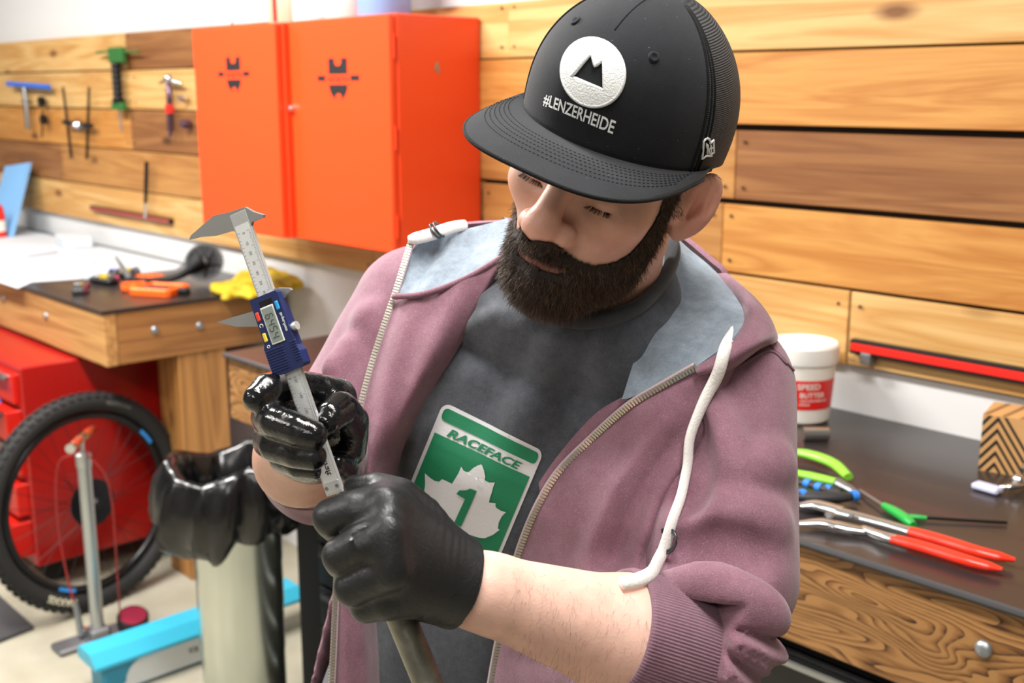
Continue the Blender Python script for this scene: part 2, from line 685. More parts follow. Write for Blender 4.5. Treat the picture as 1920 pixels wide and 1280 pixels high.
fl = MB().box((-7, -3, -0.05), (2.5, YW + 0.06, 0)).build('floor', M_conc)
tag(fl, 'grey concrete workshop floor', kind='structure')
ce = MB().box((-7, -3, 2.95), (2.5, YW + 0.06, 3.0)).build('ceiling', mat('ceiling_paint', '#bdbdb8', 0.8))
tag(ce, kind='structure')
for lx, ly, lz, sx, sy, w in LAMPS:
    r = empty('ceiling_light', (lx, ly, lz + 0.1), 'white fluorescent ceiling fixture ' + {-2.85: 'in front of the orange cabinets', -.45: 'over the right workbench', -5.1: 'over the left workbench', -2.3: 'behind the viewer, left of the other', .4: 'behind the viewer, right of the other'}[lx], 'lamp', 'ceiling tube fixtures')
    MB().box((lx - sx / 2 - 0.03, ly - sy / 2 - 0.03, lz + 0.03), (lx + sx / 2 + 0.03, ly + sy / 2 + 0.03, lz + 0.1), 0.01).build('housing', M_white, r)
    MB().box((lx - sx / 2, ly - sy / 2, lz + 0.005), (lx + sx / 2, ly + sy / 2, lz + 0.03)).build('diffuser', mat('lamp_diffuser', '#fffaf0', 0.5, emit=3.0), r)

M_far = mat('far_wall_paint', '#8c8a86', 0.8)
for nm, lo_, hi_ in (('wall_left', (-7.05, -3, 0), (-7, YW + .06, 3)), ('wall_right', (2.5, -3, 0), (2.55, YW + .06, 3)), ('wall_front', (-7, -3.05, 0), (2.5, -3, 3))):
    tag(MB().box(lo_, hi_).build(nm, M_far), kind='structure')
wb = MB().box((-7, YW + 0.022, 0), (2.5, YW + 0.06, 3.0)).build('wall_back', M_white)
tag(wb, 'white back wall clad with horizontal wooden boards', kind='structure')


def jx(px, z):                 # X on the plank plane of a joint seen at pixel column px at height z
    a, b = -9.0, 1.5
    for _ in range(40):
        m = (a + b) / 2
        d = np.array([m, YW, z]) - CAM
        x = 960 + FPX * (d @ CR) / (d @ CF)
        if x < px: a = m
        else: b = m
    return a


ZR = [1.083, 1.245, 1.410, 1.575, 1.733, 1.880]
ROWS = [  # per row from the bottom: (picture column where the board ends, wood)
    [(700, 'pine'), (1590, 'pine'), (2600, 'pine')],
    [(118, 'brown'), (640, 'tan'), (905, 'brown'), (1353, 'tan'), (2600, 'cedar')],
    [(245, 'cedar'), (640, 'brown'), (990, 'tan'), (1378, 'tan'), (2600, 'brown')],
    [(248, 'pine'), (640, 'pine'), (2600, 'cedar')],
    [(236, 'pine'), (640, 'brown'), (953, 'pine'), (2600, 'pine')],
]
WM = {'pine': M_pine, 'cedar': M_cedar, 'tan': M_tan, 'brown': M_brown}
MB().box((-6.2, YW + .0195, ZR[0] + .004), (1.6, YW + .0219, ZR[-1] - .006)).build('gap_shade_sheet', mat('gap_shade', '#17110c', .9), wb)  # dark sheet added behind the planks so their gaps read as shadow
for ri, row in enumerate(ROWS):
    z0, z1 = ZR[ri], ZR[ri + 1]
    for k in range(len(row)):
        xa = jx(row[k - 1][0], (z0 + z1) / 2) if k else -6.2
        xb = jx(row[k][0], (z0 + z1) / 2) if k < len(row) - 1 else 1.6
        dy = random.uniform(-0.002, 0.003)
        g0, g1 = random.uniform(0.002, 0.003), random.uniform(0.002, 0.005)
        if ri == 2 and k >= 3: g1 = 0.011          # the wide dark gap on the right
        if ri == 1 and k >= 3: g1 = 0.010
        MB().box((xa + 0.001, YW + dy, z0 + g0), (xb - 0.001, YW + 0.019, z1 - g1), 0.0018).build('plank', WM[row[k][1]], wb)
# nail heads
nb = MB()
for ri, row in enumerate(ROWS):
    for k in range(len(row) - 1):
        xj = jx(row[k][0], (ZR[ri] + ZR[ri + 1]) / 2)
        for sx in (-0.025, 0.025):
            for sz in (0.03, 0.13):
                nb.lathe([(0.0035, 0), (0.0035, 0.0035), (0.001, 0.004)], (xj + sx, YW, ZR[ri] + sz), (0, -1, 0), 8)
nb.build('nail_heads', mat('nail_dark', '#4a3a2c', .6, .4), wb)['kind'] = 'stuff'

# ---------------------------------------------------------------- workbenches
M_top = mat('bench_laminate', '#2e2827', 0.33, bump=(35, 0.04), coat=0.15)
M_edge = mat('laminate_edge', '#3b3a3c', 0.5)


def oak_face():
    """plain-sawn plywood figure with dark cathedral grain"""
    m = bpy.data.materials.new('figured_plywood'); MATS['figured_plywood'] = m
    m.use_nodes = True
    nt = m.node_tree; N, L = nt.nodes, nt.links
    b = N['Principled BSDF']; b.inputs['Roughness'].default_value = 0.5
    tc = N.new('ShaderNodeTexCoord')
    mp = N.new('ShaderNodeMapping'); mp.inputs['Scale'].default_value = (2.2, 2.2, 8.5)
    L.new(tc.outputs['Object'], mp.inputs[0])
    n = N.new('ShaderNodeTexNoise'); n.inputs['Scale'].default_value = 1.6; n.inputs['Detail'].default_value = 2.5; n.inputs['Roughness'].default_value = .35; n.inputs['Distortion'].default_value = 0.35
    L.new(mp.outputs[0], n.inputs['Vector'])
    k = N.new('ShaderNodeMath'); k.operation = 'MULTIPLY'; k.inputs[1].default_value = 21
    L.new(n.outputs['Fac'], k.inputs[0])
    pp = N.new('ShaderNodeMath'); pp.operation = 'FRACT'; L.new(k.outputs[0], pp.inputs[0])
    f2 = N.new('ShaderNodeTexNoise'); f2.inputs['Scale'].default_value = 40; f2.inputs['Detail'].default_value = 4
    mp2 = N.new('ShaderNodeMapping'); mp2.inputs['Scale'].default_value = (0.5, 0.5, 4); L.new(tc.outputs['Object'], mp2.inputs[0]); L.new(mp2.outputs[0], f2.inputs['Vector'])
    ad = N.new('ShaderNodeMath'); ad.operation = 'MULTIPLY_ADD'; ad.inputs[1].default_value = 0.75; L.new(f2.outputs['Fac'], ad.inputs[0]); L.new(pp.outputs[0], ad.inputs[2])
    r = N.new('ShaderNodeValToRGB'); e = r.color_ramp.elements
    e[0].position = 0.36; e[0].color = lin('#3c2210'); e[1].position = 1.15; e[1].color = lin('#a07444')
    q = e.new(0.56); q.color = lin('#7c532c'); q = e.new(0.85); q.color = lin('#93683a')
    L.new(ad.outputs[0], r.inputs[0]); L.new(r.outputs[0], b.inputs['Base Color'])
    bp = N.new('ShaderNodeBump'); bp.inputs['Strength'].default_value = 0.2; bp.inputs['Distance'].default_value = 0.002
    L.new(ad.outputs[0], bp.inputs['Height']); L.new(bp.outputs[0], b.inputs['Normal'])
    return m


M_fig = oak_face()
M_beam = wood('beam_wood', '#9a6a38', '#c89a5e', 'X', dark='#5a3616')
M_beamY = wood('beam_wood_shaded', '#7c5028', '#a87640', 'Y', dark='#4a2a10')  # beam wood in darker tones, shade of the end face put into the colour
M_post = wood('post_wood', '#8a5c2c', '#b98346', 'Z', dark='#4a2a10')


def bolt(c, d, parent, r=0.012):
    MB().lathe([(r * 1.0, 0), (r * 1.02, 0.002), (r * 0.85, 0.006), (r * 0.45, 0.0085), (0.0, 0.0092)], c, d, 16).build('bolt', M_bolt, parent, smooth=True)


# right hand bench, running along the wall behind the man
rb = empty('workbench', (-1.0, 1.8, 0), 'long workbench with dark top and figured wood front board, tools lying on it', 'workbench')
xl, xr = -2.655, 1.6
MB().box((xl, 1.452, 0.968), (xr, YW + 0.02, 0.98), 0.001).build('bench_top', M_top, rb)
MB().tube([(xl, 1.452, 0.974), (xr, 1.452, 0.974)], 0.0062, 8).build('edge_strip', M_edge, rb)
MB().box((xl + 0.004, 1.458, 0.802), (xr, 1.49, 0.968), 0.003).build('front_board', M_fig, rb)
MB().box((xl + 0.004, 1.49, 0.802), (xl + 0.04, YW, 0.968), 0.003).build('end_board', M_beamY, rb)
for px, py in ((1845, 1216), (560, 745), (1060, 960)):
    c = onY(px, py, 1.458); bolt(c, (0, -1, 0), rb, 0.0125)
for x in (-2.60, 1.2):
    MB().box((x, 1.92, 0), (x + 0.09, 2.01, 0.802), 0.003).build('leg', M_post, rb)
# black drawer chest under it
bc = empty('drawer_chest', (-1.9, 1.75, 0), 'black drawer chest with silver drawer pulls under the long workbench', 'tool chest')
MB().box((-2.455, 1.52, 0.06), (-0.6, 2.05, 0.785), 0.006).build('body', M_blackmat, bc)
for i in range(6):
    z = 0.08 + i * 0.115
    MB().box((-2.33, 1.505, z), (-0.65, 1.521, z + 0.105), 0.003).build('drawer', mat('drawer_black', '#0c0c0e', 0.4), bc)
    d = bc.children[-1]
    MB().box((-2.30, 1.488, z + 0.082), (-0.68, 1.506, z + 0.096), 0.003).build('handle', M_steel, d)
for x in (-2.3, -0.75):
    for y in (1.6, 1.98):
        MB().lathe([(0.03, -0.012), (0.03, 0.012)], (x, y, 0.03), (1, 0, 0), 14).build('caster', M_rubber, bc)

# left bench (a peninsula) with its end facing us
lb = empty('workbench', (-4.4, 1.8, 0), 'wooden workbench with bolted beam frame, white paper and bike parts on it', 'workbench')
MB().box((-6.2, 1.462, 0.968), (-3.43, YW + 0.02, 0.98), 0.001).build('bench_top', M_top, lb)
MB().box((-6.2, 1.467, 0.798), (-3.435, 1.51, 0.968), 0.003).build('front_beam', M_beam, lb)
MB().box((-3.475, 1.512, 0.798), (-3.437, YW, 0.968), 0.003).build('end_beam', M_beamY, lb)
for px, py in ((290, 618), (374, 610)):
    bolt(onX(px, py, -3.437), (1, 0, 0), lb, 0.013)
for px, py in ((8, 559), (87, 592)):
    bolt(onY(px, py, 1.467), (0, -1, 0), lb, 0.012)
MB().box((-3.60, 1.715, 0), (-3.445, 1.89, 0.798), 0.003).build('leg', M_post, lb)
MB().box((-5.6, 1.715, 0), (-5.45, 1.89, 0.798), 0.003).build('leg', M_post, lb)

# ---------------------------------------------------------------- red wall cabinets
M_or = mat('orange_paint', '#f2481a', 0.38, bump=(25, 0.03), coat=0.1)
M_scr = mat('scratched_metal', '#9a8a70', 0.6, 0.2)
M_ink = mat('black_print', '#141012', 0.6)


def brand_mark(c, s):
    """black emblem with side bars and a line of letters, 1 unit = s metres; lies in the XZ plane"""
    pts_top = [(-.28, .12), (.28, .12), (.28, .52), (.10, .52), (.10, .40), (.05, .33), (-.05, .33), (-.10, .40), (-.10, .52), (-.28, .52)]
    arc = [(.28 - .20 * (t ** 2.2), -.14 - .40 * t) for t in np.linspace(0, 1, 7)]
    bot = arc + [(.09, -.50), (.085, -.42), (.04, -.36), (-.04, -.36), (-.085, -.42), (-.09, -.50)] + [(-a, b) for a, b in arc[::-1]]
    q = [poly2d(pts_top), poly2d(bot), poly2d([(-.62, -.05), (-.38, -.05), (-.38, .09), (-.62, .09)]), poly2d([(.36, -.05), (.62, -.05), (.62, .09), (.36, .09)])]
    V, T = text2d('WÜRTH', 0.19, 0.012)
    V[:, 0] *= 0.9; V[:, 1] += -0.01
    q.append((V, T))
    V, T = join2d(*q)
    return V * s * [1.5, 1], T


def cabinet(x0, x1, yf, z0, z1, label, cx, cz, s, door_y):
    r = empty('wall_cabinet', ((x0 + x1) / 2, (yf + YW) / 2, z0), label, 'cabinet')
    MB().box((x0, yf, z0), (x1, YW - 0.001, z1), 0.003).build('body', M_or, r)
    d = MB().box((x0 + 0.002, door_y, z0 + 0.003), (x1 - 0.004, yf - 0.0015, z1 - 0.003), 0.003).build('door', M_or, r)
    flat('emblem_print', brand_mark(None, s), (cx, door_y, cz), (1, 0, 0), (0, 0, 1), M_ink, d)
    return r, d


p1c = onY(634, 148, 1.82); p2c = onY(437, 140, 1.78)
rcab, rdoor = cabinet(-2.866, -2.395, 1.842, 1.228, 1.842, 'wide orange wall cabinet with black emblem, lock and scuffed side', p1c[0], p1c[2], 0.105, 1.820)
lcab, ldoor = cabinet(-3.352, -2.872, 1.805, 1.228, 1.838, 'narrow orange wall cabinet with black emblem beside the wider one', p2c[0], p2c[2], 0.098, 1.782)
k = onY(550, 203, 1.82)
MB().lathe([(0.010, 0), (0.010, 0.012), (0.007, 0.016), (0, 0.0165)], k, (0, -1, 0), 14).build('lock', M_chrome, rdoor, smooth=True, auto=40)
sc = MB()
for dx, dz, w, h in ((0, 0.008, .005, .009), (0.004, -0.006, .004, .010), (-.005, .0, .004, .007)):
    c = onX(820, 128, -2.394)
    sc.ball((c[0], c[1] + dx, c[2] + dz), (0.001, w, h), 8, 6)
sc.build('paint_chip', M_scr, rcab)
for z in (1.30, 1.53, 1.76):
    MB().tube([(-2.397, 1.832, z - 0.03), (-2.397, 1.832, z + 0.03)], 0.0035, 8).build('hinge', M_or, rcab)

# things standing on the cabinets
M_cream = mat('cream_plastic', '#e9e4da', 0.5)


def can_on(px0, px1, col, label, zt, z0=1.842, y=1.97, name='bottle'):
    a = onY(px0, 10, y); b = onY(px1, 10, y)
    rr = (b[0] - a[0]) / 2 * 0.98
    c = ((a[0] + b[0]) / 2, y, z0)
    r = empty(name, c, label, name.replace('_', ' '), 'supplies on top of the orange cabinets')
    m = mat('can_' + col.strip('#'), col, 0.35)
    MB().lathe([(rr * .97, 0), (rr, 0.006), (rr, zt * .8), (rr * .8, zt * .88), (rr * .35, zt * .93)], c, n=20).build('body', m, r, smooth=True, auto=40)
    MB().lathe([(rr * .36, zt * .93), (rr * .36, zt), (0, zt)], c, n=14).build('cap', M_cream, r, smooth=True, auto=40)


can_on(521, 566, '#bda890', 'beige bottle on the wide orange cabinet next to a red stick', 0.2)
can_on(569, 622, '#d4d8dc', 'white bottle on the wide orange cabinet beside the beige one', 0.22)
can_on(627, 684, '#c9c0b8', 'cream bottle in the middle of the wide orange cabinet', 0.22)
can_on(690, 752, '#7a9ccb', 'blue bottle standing on the wide orange cabinet', 0.22)
c = onY(507, 24, 1.80)
tag(MB().tube([(c[0], 1.815, 1.8405), (c[0] - 0.004, 1.815, 2.0)], 0.006, 8).build('marker_stick', mat('red_gloss', '#e02a20', 0.35), None), 'thin red stick standing on the orange cabinets', 'stick')
c = np.array([-3.31, 1.9, 1.84])
an = empty('antenna', (c[0], 1.9, 1.838), 'thin dark spike standing on the narrow orange cabinet', 'antenna')
MB().lathe([(0.016, 0), (0.014, 0.004), (0.005, 0.01)], (c[0], 1.9, 1.8375), n=12).build('base', M_black, an)
MB().tube([(c[0], 1.9, 1.845), (c[0] + 0.002, 1.9, 1.875)], [0.003, 0.001], 6).build('spike', M_black, an)

# ---------------------------------------------------------------- tools hanging on the left planks
YT = YW - 0.03


def tw(px, py, dy=0.0):
    return onY(px, py, YT - dy)


t = empty('t_handle_wrench', tw(50, 240), 'grey T-handle tool with blue grips hanging on the boards', 'tool')
MB().tube([tw(15, 157), tw(92, 163)], 0.012, 12).build('grip', mat('blue_grip', '#2f6fd6', 0.4), t, smooth=True, auto=50)
MB().tube([tw(44, 158), tw(49, 195), tw(53, 242)], [0.012, 0.0135, 0.012], 12).build('shaft', M_steel, t, smooth=True, auto=50)
MB().tube([tw(40, 190), tw(60, 192)], 0.004, 8).build('hook', M_black, t)
t = empty('hanging_gauge', tw(76, 230), 'black double-disc gauge hanging beside the blue T-handle', 'tool')
for px, py in ((78, 190), (82, 224)):
    MB().lathe([(0.0, -0.012), (0.02, -0.012), (0.022, -0.004), (0.022, 0.012), (0, 0.014)], tw(px, py, -0.005), (0, -1, 0), 16).build('disc', M_black, t)
MB().tube([tw(80, 205), tw(79, 258)], 0.004, 8).build('rod', M_black, t)

t = empty('alignment_gauge', tw(145, 235), 'black two-armed gauge with silver centre hanging on the boards', 'tool')
MB().tube([tw(118, 163), tw(127, 235), tw(134, 297)], [0.0055, 0.007, 0.007], 8, flat=0.5).build('arm', M_black, t)
MB().tube([tw(167, 163), tw(165, 235), tw(163, 298)], [0.0055, 0.007, 0.007], 8, flat=0.5).build('arm', M_black, t)
MB().tube([tw(120, 229), tw(172, 236)], 0.010, 10).build('crossbar', M_black, t)
MB().lathe([(0, -0.02), (0.017, -0.02), (0.02, 0), (0.012, 0.018), (0, 0.02)], tw(144, 234, 0.01), (0, -1, 0), 12).build('clamp', M_chrome, t)
MB().lathe([(0, -0.02), (0.012, -0.02), (0.012, 0.01), (0, 0.012)], tw(152, 240, 0.015), (0, -1, 0), 10).build('knob', M_steel, t)

t = empty('spring_compressor', tw(220, 150), 'green and black threaded press tool with crossbar on the boards', 'tool')
MB().box(tw(208, 118) - (0, .012, 0), tw(231, 88) + (0, .012, 0), 0.004).build('head', mat('dark_green', '#2c6a2e', 0.45), t)
MB().tube([tw(181, 98), tw(260, 97)], 0.005, 8).build('crossbar', mat('dark_green', '#2c6a2e', 0.45), t)
pr = []
a, b = tw(217, 118), tw(222, 190)
for i in range(15):
    pr += [(0.0165 if i % 2 == 0 else 0.021, i / 14 * np.linalg.norm(b - a))]
MB().lathe(pr, a, b - a, 14).build('spring_body', M_black, t)
MB().lathe([(0.018, 0), (0.028, 0.006), (0.02, 0.02)], tw(222, 184), b - a, 12).build('flange', M_black, t)
MB().box(tw(214, 206) - (0, .012, 0), tw(233, 192) + (0, .012, 0), 0.003).build('foot', mat('dark_green', '#2c6a2e', 0.45), t)
MB().tube([tw(224, 206), tw(228, 246)], 0.004, 8).build('spindle', M_steeldull, t)

M_plum = mat('plum_anodised', '#6a5566', 0.3, 0.8)
t = empty('bearing_press', tw(318, 200), 'chrome and plum bearing press with red band hanging on the boards', 'tool')
MB().tube([tw(316, 148), tw(318, 185), tw(320, 240), tw(319, 256)], [0.010, 0.012, 0.013, 0.006], 12).build('spindle', M_plum, t, smooth=True)
MB().tube([tw(317.5, 196), tw(318.5, 212)], 0.0165, 12).build('band', mat('red_gloss', '#e02a20', 0.35), t, smooth=True, auto=40)
MB().tube([tw(298, 157), tw(312, 150), tw(325, 152), tw(340, 157)], [0.003, 0.010, 0.010, 0.004], 10).build('wing_handle', M_chrome, t, smooth=True)
MB().ball(tw(316, 147, 0.01), 0.016).build('ball_end', M_chrome, t, smooth=True)
for px, py, rr, lb2 in ((340, 184, 0.014, 'small chrome bushing on the boards beside the bearing press'), (345, 232, 0.019, 'larger plum bushing on the boards below the chrome one')):
    c = tw(px, py)
    tag(MB().lathe([(rr * .4, -0.02), (rr, -0.02), (rr, 0.0), (rr * 0.6, 0.012), (rr * .4, .012)], c, (0, -1, 0.15), 16).build('bushing', M_plum if rr > .015 else M_chrome, None, smooth=True, auto=40), lb2, 'bushing', 'bushings')


def rail(pxa, pya, pxb, pyb, label, col, h=0.02):
    a, b = onY(pxa, pya, YW - 0.02), onY(pxb, pyb, YW - 0.02)
    z = (a[2] + b[2]) / 2
    r = empty('magnetic_rail', ((a[0] + b[0]) / 2, YW, z), label, 'tool rail')
    MB().box((a[0], YW - 0.02, z - h / 2), (b[0], YW - 0.002, z + h / 2), 0.002).build('bar', M_black, r)
    MB().box((a[0] + 0.004, YW - 0.0225, z - h * .28), (b[0] - 0.004, YW - 0.0195, z + h * .28), 0.001).build('red_strip', mat(col, col, 0.4), r)
    return r


rail(168, 390, 318, 415, 'dull red magnetic tool rail on the left boards', '#a8453c', 0.022)
rail(1592, 651, 2250, 762, 'bright red magnetic tool rail on the right boards', '#e2261c', 0.030)
b1 = onY(1627, 672, YW - 0.012)
MB().box(b1 - (.012, .012, .012), b1 + (.012, .012, .012), 0.002).build('bracket', M_steeldull, bpy.data.objects['magnetic_rail.001'])
t = empty('file_tool', tw(274, 350), 'black handled file hanging down to the left red rail', 'tool')
MB().tube([tw(275, 303), tw(274, 340), tw(273, 380)], [0.008, 0.0085, 0.007], 10).build('grip', M_black, t, smooth=True, auto=50)
MB().tube([tw(273, 380), tw(272, 408)], 0.006, 8).build('shank', M_chrome, t)

# ---------------------------------------------------------------- on the left bench
ZB = 0.9802


def bt(px, py, z=ZB):
    return onz(px, py, z)


M_paper = mat('paper', '#cdd2d8', 0.6, bump=(6, 0.4))
shp = [bt(-400, 470), bt(-400, 590), bt(-60, 552), bt(32, 541), bt(60, 529), bt(190, 520), bt(330, 505), bt(405, 490), bt(425, 470), bt(160, 418), bt(110, 405)]
ps = MB()
poly = [(p[0], min(max(p[1], 1.43), YW - 0.02)) for p in shp]
ps.prism(poly, (0, 0, ZB + 0.0003), (1, 0, 0), (0, 1, 0), (0, 0, 1), 0.0012)
tag(ps.build('paper_sheet', M_paper), 'big white sheet of paper spread over the left workbench', 'paper')
for i, (px, py, w, d, rz, hh) in enumerate(((40, 440, .24, .16, .3, .025), (135, 408, .20, .12, -.2, .05))):
    c = bt(px, py)
    yy_ = YW - (.36 if i == 0 else .10)
    M = Matrix.Translation((onY(px, py, yy_)[0], yy_, ZB + .002)) @ Matrix.Rotation(rz, 4, 'Z')
    tag(MB().box((-w / 2, -d / 2, 0), (w / 2, d / 2, hh), 0.004, M).build('paper_stack', M_paper), ['loose pile of white papers by the blue board', 'white box of papers against the wall boards'][i], 'paper', 'papers')
pb = [onY(8, 312, YW - .06), onY(50, 305, YW - .06), onY(64, 400, YW - .06), onY(26, 418, YW - .06)]
bl = MB()
V = [np.array([pb[0][0], YW - .035, pb[0][2]]), np.array([pb[1][0], YW - .035, pb[1][2]]), np.array([pb[2][0] + .02, YW - .17, ZB + 0.002]), np.array([pb[3][0], YW - .17, ZB + 0.002])]
bl.add(V + [v + np.array([0, -.022, 0.0]) for v in V], [(0, 1, 2, 3), (7, 6, 5, 4), (0, 4, 5, 1), (1, 5, 6, 2), (2, 6, 7, 3), (3, 7, 4, 0)])
tag(bl.build('foam_board', mat('pale_blue', '#7fb4e6', 0.6)), 'pale blue board leaning against the wooden wall', 'board')
c = bt(0, 380)
sq = empty('spray_bottle', (onY(-8, 380, 1.9)[0], 1.9, ZB), 'red and white bottle at the left edge behind the blue board', 'bottle')
xx = sq.location[0]
MB().lathe([(0.035, 0), (0.035, .10), (0.03, .14), (.012, .16), (.012, .19), (0, .19)], (xx, 1.9, ZB), n=16).build('body', mat('red_gloss', '#e02a20', 0.35), sq, smooth=True, auto=40)
MB().lathe([(0.0355, .03), (0.0355, .08)], (xx, 1.9, ZB), n=16).build('label_band', M_cream, sq)

# crankset
ck = empty('crankset', bt(370, 520), 'black bicycle crankset with toothed chainring lying on the left bench', 'crankset')
cc = W(382, 500, 0); cpos = bt(385, 530)
cpos = np.array([cpos[0], cpos[1], ZB + 0.075])
ax = np.array([0.72, -0.55, 0.42]); ax /= np.linalg.norm(ax)
ring = MB()
ring.lathe([(0.058, -0.002), (0.066, -0.002), (0.066, 0.002), (0.058, 0.002), (0.058, -0.002)], cpos, ax, 36)
u = np.cross(ax, (0, 0, 1)); u /= np.linalg.norm(u); v = np.cross(ax, u)
for i in range(32):
    q = 2 * math.pi * i / 32
    d = u * math.cos(q) + v * math.sin(q); e = -u * math.sin(q) + v * math.cos(q)
    o = cpos + d * 0.0655
    ring.add([o - e * .004 - ax * .001, o + e * .004 - ax * .001, o + d * .007 + e * .0012 - ax * .001, o + d * .007 - e * .0012 - ax * .001,
              o - e * .004 + ax * .001, o + e * .004 + ax * .001, o + d * .007 + e * .0012 + ax * .001, o + d * .007 - e * .0012 + ax * .001],
             [(0, 1, 2, 3), (7, 6, 5, 4), (0, 4, 5, 1), (1, 5, 6, 2), (2, 6, 7, 3), (3, 7, 4, 0)])
ring.build('chainring', M_black, ck)
sp = MB()
for i in range(5):
    q = 2 * math.pi * i / 5 + .4
    d = u * math.cos(q) + v * math.sin(q)
    sp.tube([cpos, cpos + d * 0.061], [0.012, 0.006], 8, flat=0.5)
sp.lathe([(0.022, -.012), (0.022, .012), (0.012, .016)], cpos, ax, 16)
sp.build('spider', M_black, ck)
tip = bt(245, 535); tip[2] = ZB + 0.022
arm = spline([cpos + ax * .02, (cpos * .65 + tip * .35) + (0, 0, -.028), (cpos * .3 + tip * .7) + (0, 0, -.022), tip], 5)
MB().tube(arm, np.interp(np.linspace(0, 1, len(arm)), [0, .15, .6, 1], [.026, .021, .015, .014]), 10, flat=0.7).build('crank_arm', M_black, ck, smooth=True, auto=50)
e2 = bt(220, 520); e2[2] = ZB + .075
MB().tube([tip, tip + (e2 - tip) * .55, e2], [0.012, .009, .004], 8).build('spindle', M_steeldull, ck)

# orange platform pedals
M_orp = mat('orange_anodised', '#ff6a1e', 0.4, 0.2)
for px, py, rz, s, lb2 in ((300, 550, 0.5, 1.35, 'orange platform pedal at the front of the pile of parts'), (252, 543, -0.4, 0.85, 'smaller orange pedal piece behind the front orange pedal'), (278, 527, 0.9, 0.8, 'orange pedal piece touching the black crank arm')):
    c = bt(px, py)
    r = empty('pedal', (c[0], c[1], ZB), lb2, 'pedal', 'orange pedals')
    M = Matrix.Translation((c[0], c[1], ZB + 0.012)) @ Matrix.Rotation(rz, 4, 'Z') @ Matrix.Scale(s, 4)
    b = MB()
    for q in ((-.055, -.05, .055, -.036), (-.055, .036, .055, .05), (-.058, -.045, -.044, .045), (.044, -.045, .058, .045)):
        b.box((q[0], q[1], -.011), (q[2], q[3], .011), .004, M)
    b.build('cage', M_orp, r)
    MB().box((-.058, -.010, -.009), (.085, .010, .009), .004, M).build('axle_body', M_black if s > 1 else M_orp, r)
    pins = MB()
    for a in (-.04, 0, .04):
        for d in (-.043, .043):
            pt = M @ Vector((a, d, .011)); pins.lathe([(.0025, 0), (.002, .004)], pt, (0, 0, 1), 6)
    pins.build('pins', M_steel, r)['kind'] = 'stuff'

# folding multi-tools and small parts
for px, py, rz, cols, lb2 in ((150, 548, -0.5, ('#3a3a3a', '#7c2f4a'), 'grey multi-tool with a plum side lying at the bench corner'),
                              (195, 532, 0.2, ('#15151a', '#b0264a'), 'black multi-tool with crimson side behind the grey one'),
                              (232, 520, 0.9, ('#1a1a1c', '#1f3d8a'), 'black multi-tool with blue side under the crank spindle')):
    c = bt(px, py)
    r = empty('multi_tool', (c[0], c[1], ZB), lb2, 'tool', 'small folding tools on the left bench')
    M = Matrix.Translation((c[0], c[1], ZB)) @ Matrix.Rotation(rz, 4, 'Z')
    MB().box((-.06, -.022, .001), (.06, .022, .022), .006, M).build('body', mat('mt' + cols[0], cols[0], .45, .3, bump=(120, .6)), r)
    MB().box((-.058, .020, .004), (.055, .028, .030), .003, M).build('side_plate', mat('mt' + cols[1], cols[1], .4), r)
    for k, a in enumerate((-.035, -.01, .015, .04)):
        MB().box((a, -.012, .020), (a + .012, .012, .028 + .004 * k), .002, M).build('blade', mat('mty', '#d8c020', .4) if k in (1, 2) else M_steel, r)
c = bt(168, 524)
lp = []
for i in range(16):
    q = 2 * math.pi * i / 16
    lp.append((c[0] + .05 * math.cos(q), c[1] + .03 * math.sin(q) + .01, ZB + .034 + .030 * math.sin(q)))
tag(MB().tube(lp, .0035, 8, closed=True).build('cable_loop', mat('grey_cable', '#aab4be', .4)), 'pale grey cable loop among the small tools', 'cable')

# yellow gloves / cloth crumpled at the far corner of the bench
M_yel = mat('yellow_cloth', '#d2b616', 0.65, bump=(25, .6), vary=(9, '#8f7a20', 0.42, 0.7))


def cloth_f(p):
    c0 = bt(455, 548); c0[2] = ZB
    d = s_ell(p, c0 + (0.0, 0.03, 0.012), (0.17, 0.12, 0.022))
    d = smin(d, s_ell(p, c0 + (-0.02, 0.12, 0.025), (0.17, 0.09, 0.038)), 0.02)
    d = smin(d, s_cap(p, c0 + (0.0, -.04, .01), c0 + (0.10, -.12, .008), .02, .016), .02)
    d = smin(d, s_cap(p, c0 + (0.06, -.01, .012), c0 + (0.14, -.05, .008), .02, .014), .02)
    d = d + 0.008 * noise3(p, 45, 3) + .006 * noise3(p, 100, 5)
    return smax(d, ZB + 0.0005 - p[..., 2], 0.002)


c0 = bt(455, 548)
V, Fq = surface_nets(cloth_f, (c0[0] - .24, c0[1] - .2, ZB - .01), (c0[0] + .2, YW - 0.01, ZB + .12), 0.007)
tag(mesh_np('work_cloth', V, Fq, M_yel), 'crumpled yellow cloth at the end of the left bench', 'cloth')

# ---------------------------------------------------------------- below the left bench
M_red = mat('chest_red', '#a0120d', 0.35, coat=0.2)  # body red darkened, the shade under the bench is in the colour
tcst = empty('tool_chest', (-4.0, 1.65, 0), 'red tool chest with open drawers under the left workbench', 'tool chest')
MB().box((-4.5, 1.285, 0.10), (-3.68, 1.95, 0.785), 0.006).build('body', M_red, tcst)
for i, (z, h, o) in enumerate(((0.66, .10, 0), (0.54, .10, .03), (0.41, .11, 0), (0.28, .11, .02), (0.14, .12, .05))):
    MB().box((-4.48, 1.265 - o, z), (-3.70, 1.287, z + h), 0.004).build('drawer', mat('drawer_red', '#c41a0d', .35), tcst)
    d = tcst.children[-1]
    MB().box((-4.45, 1.250 - o, z + h - .022), (-3.73, 1.268 - o, z + h - .006), 0.003).build('handle', M_steel, d)
for x in (-4.4, -3.78):
    for y in (1.38, 1.85):
        MB().lathe([(0.045, -0.015), (0.05, -.008), (0.05, .008), (0.045, 0.015)], (x, y, 0.051), (1, 0, 0), 16).build('caster', M_rubber, tcst)
c = onY(6, 735, 1.24)
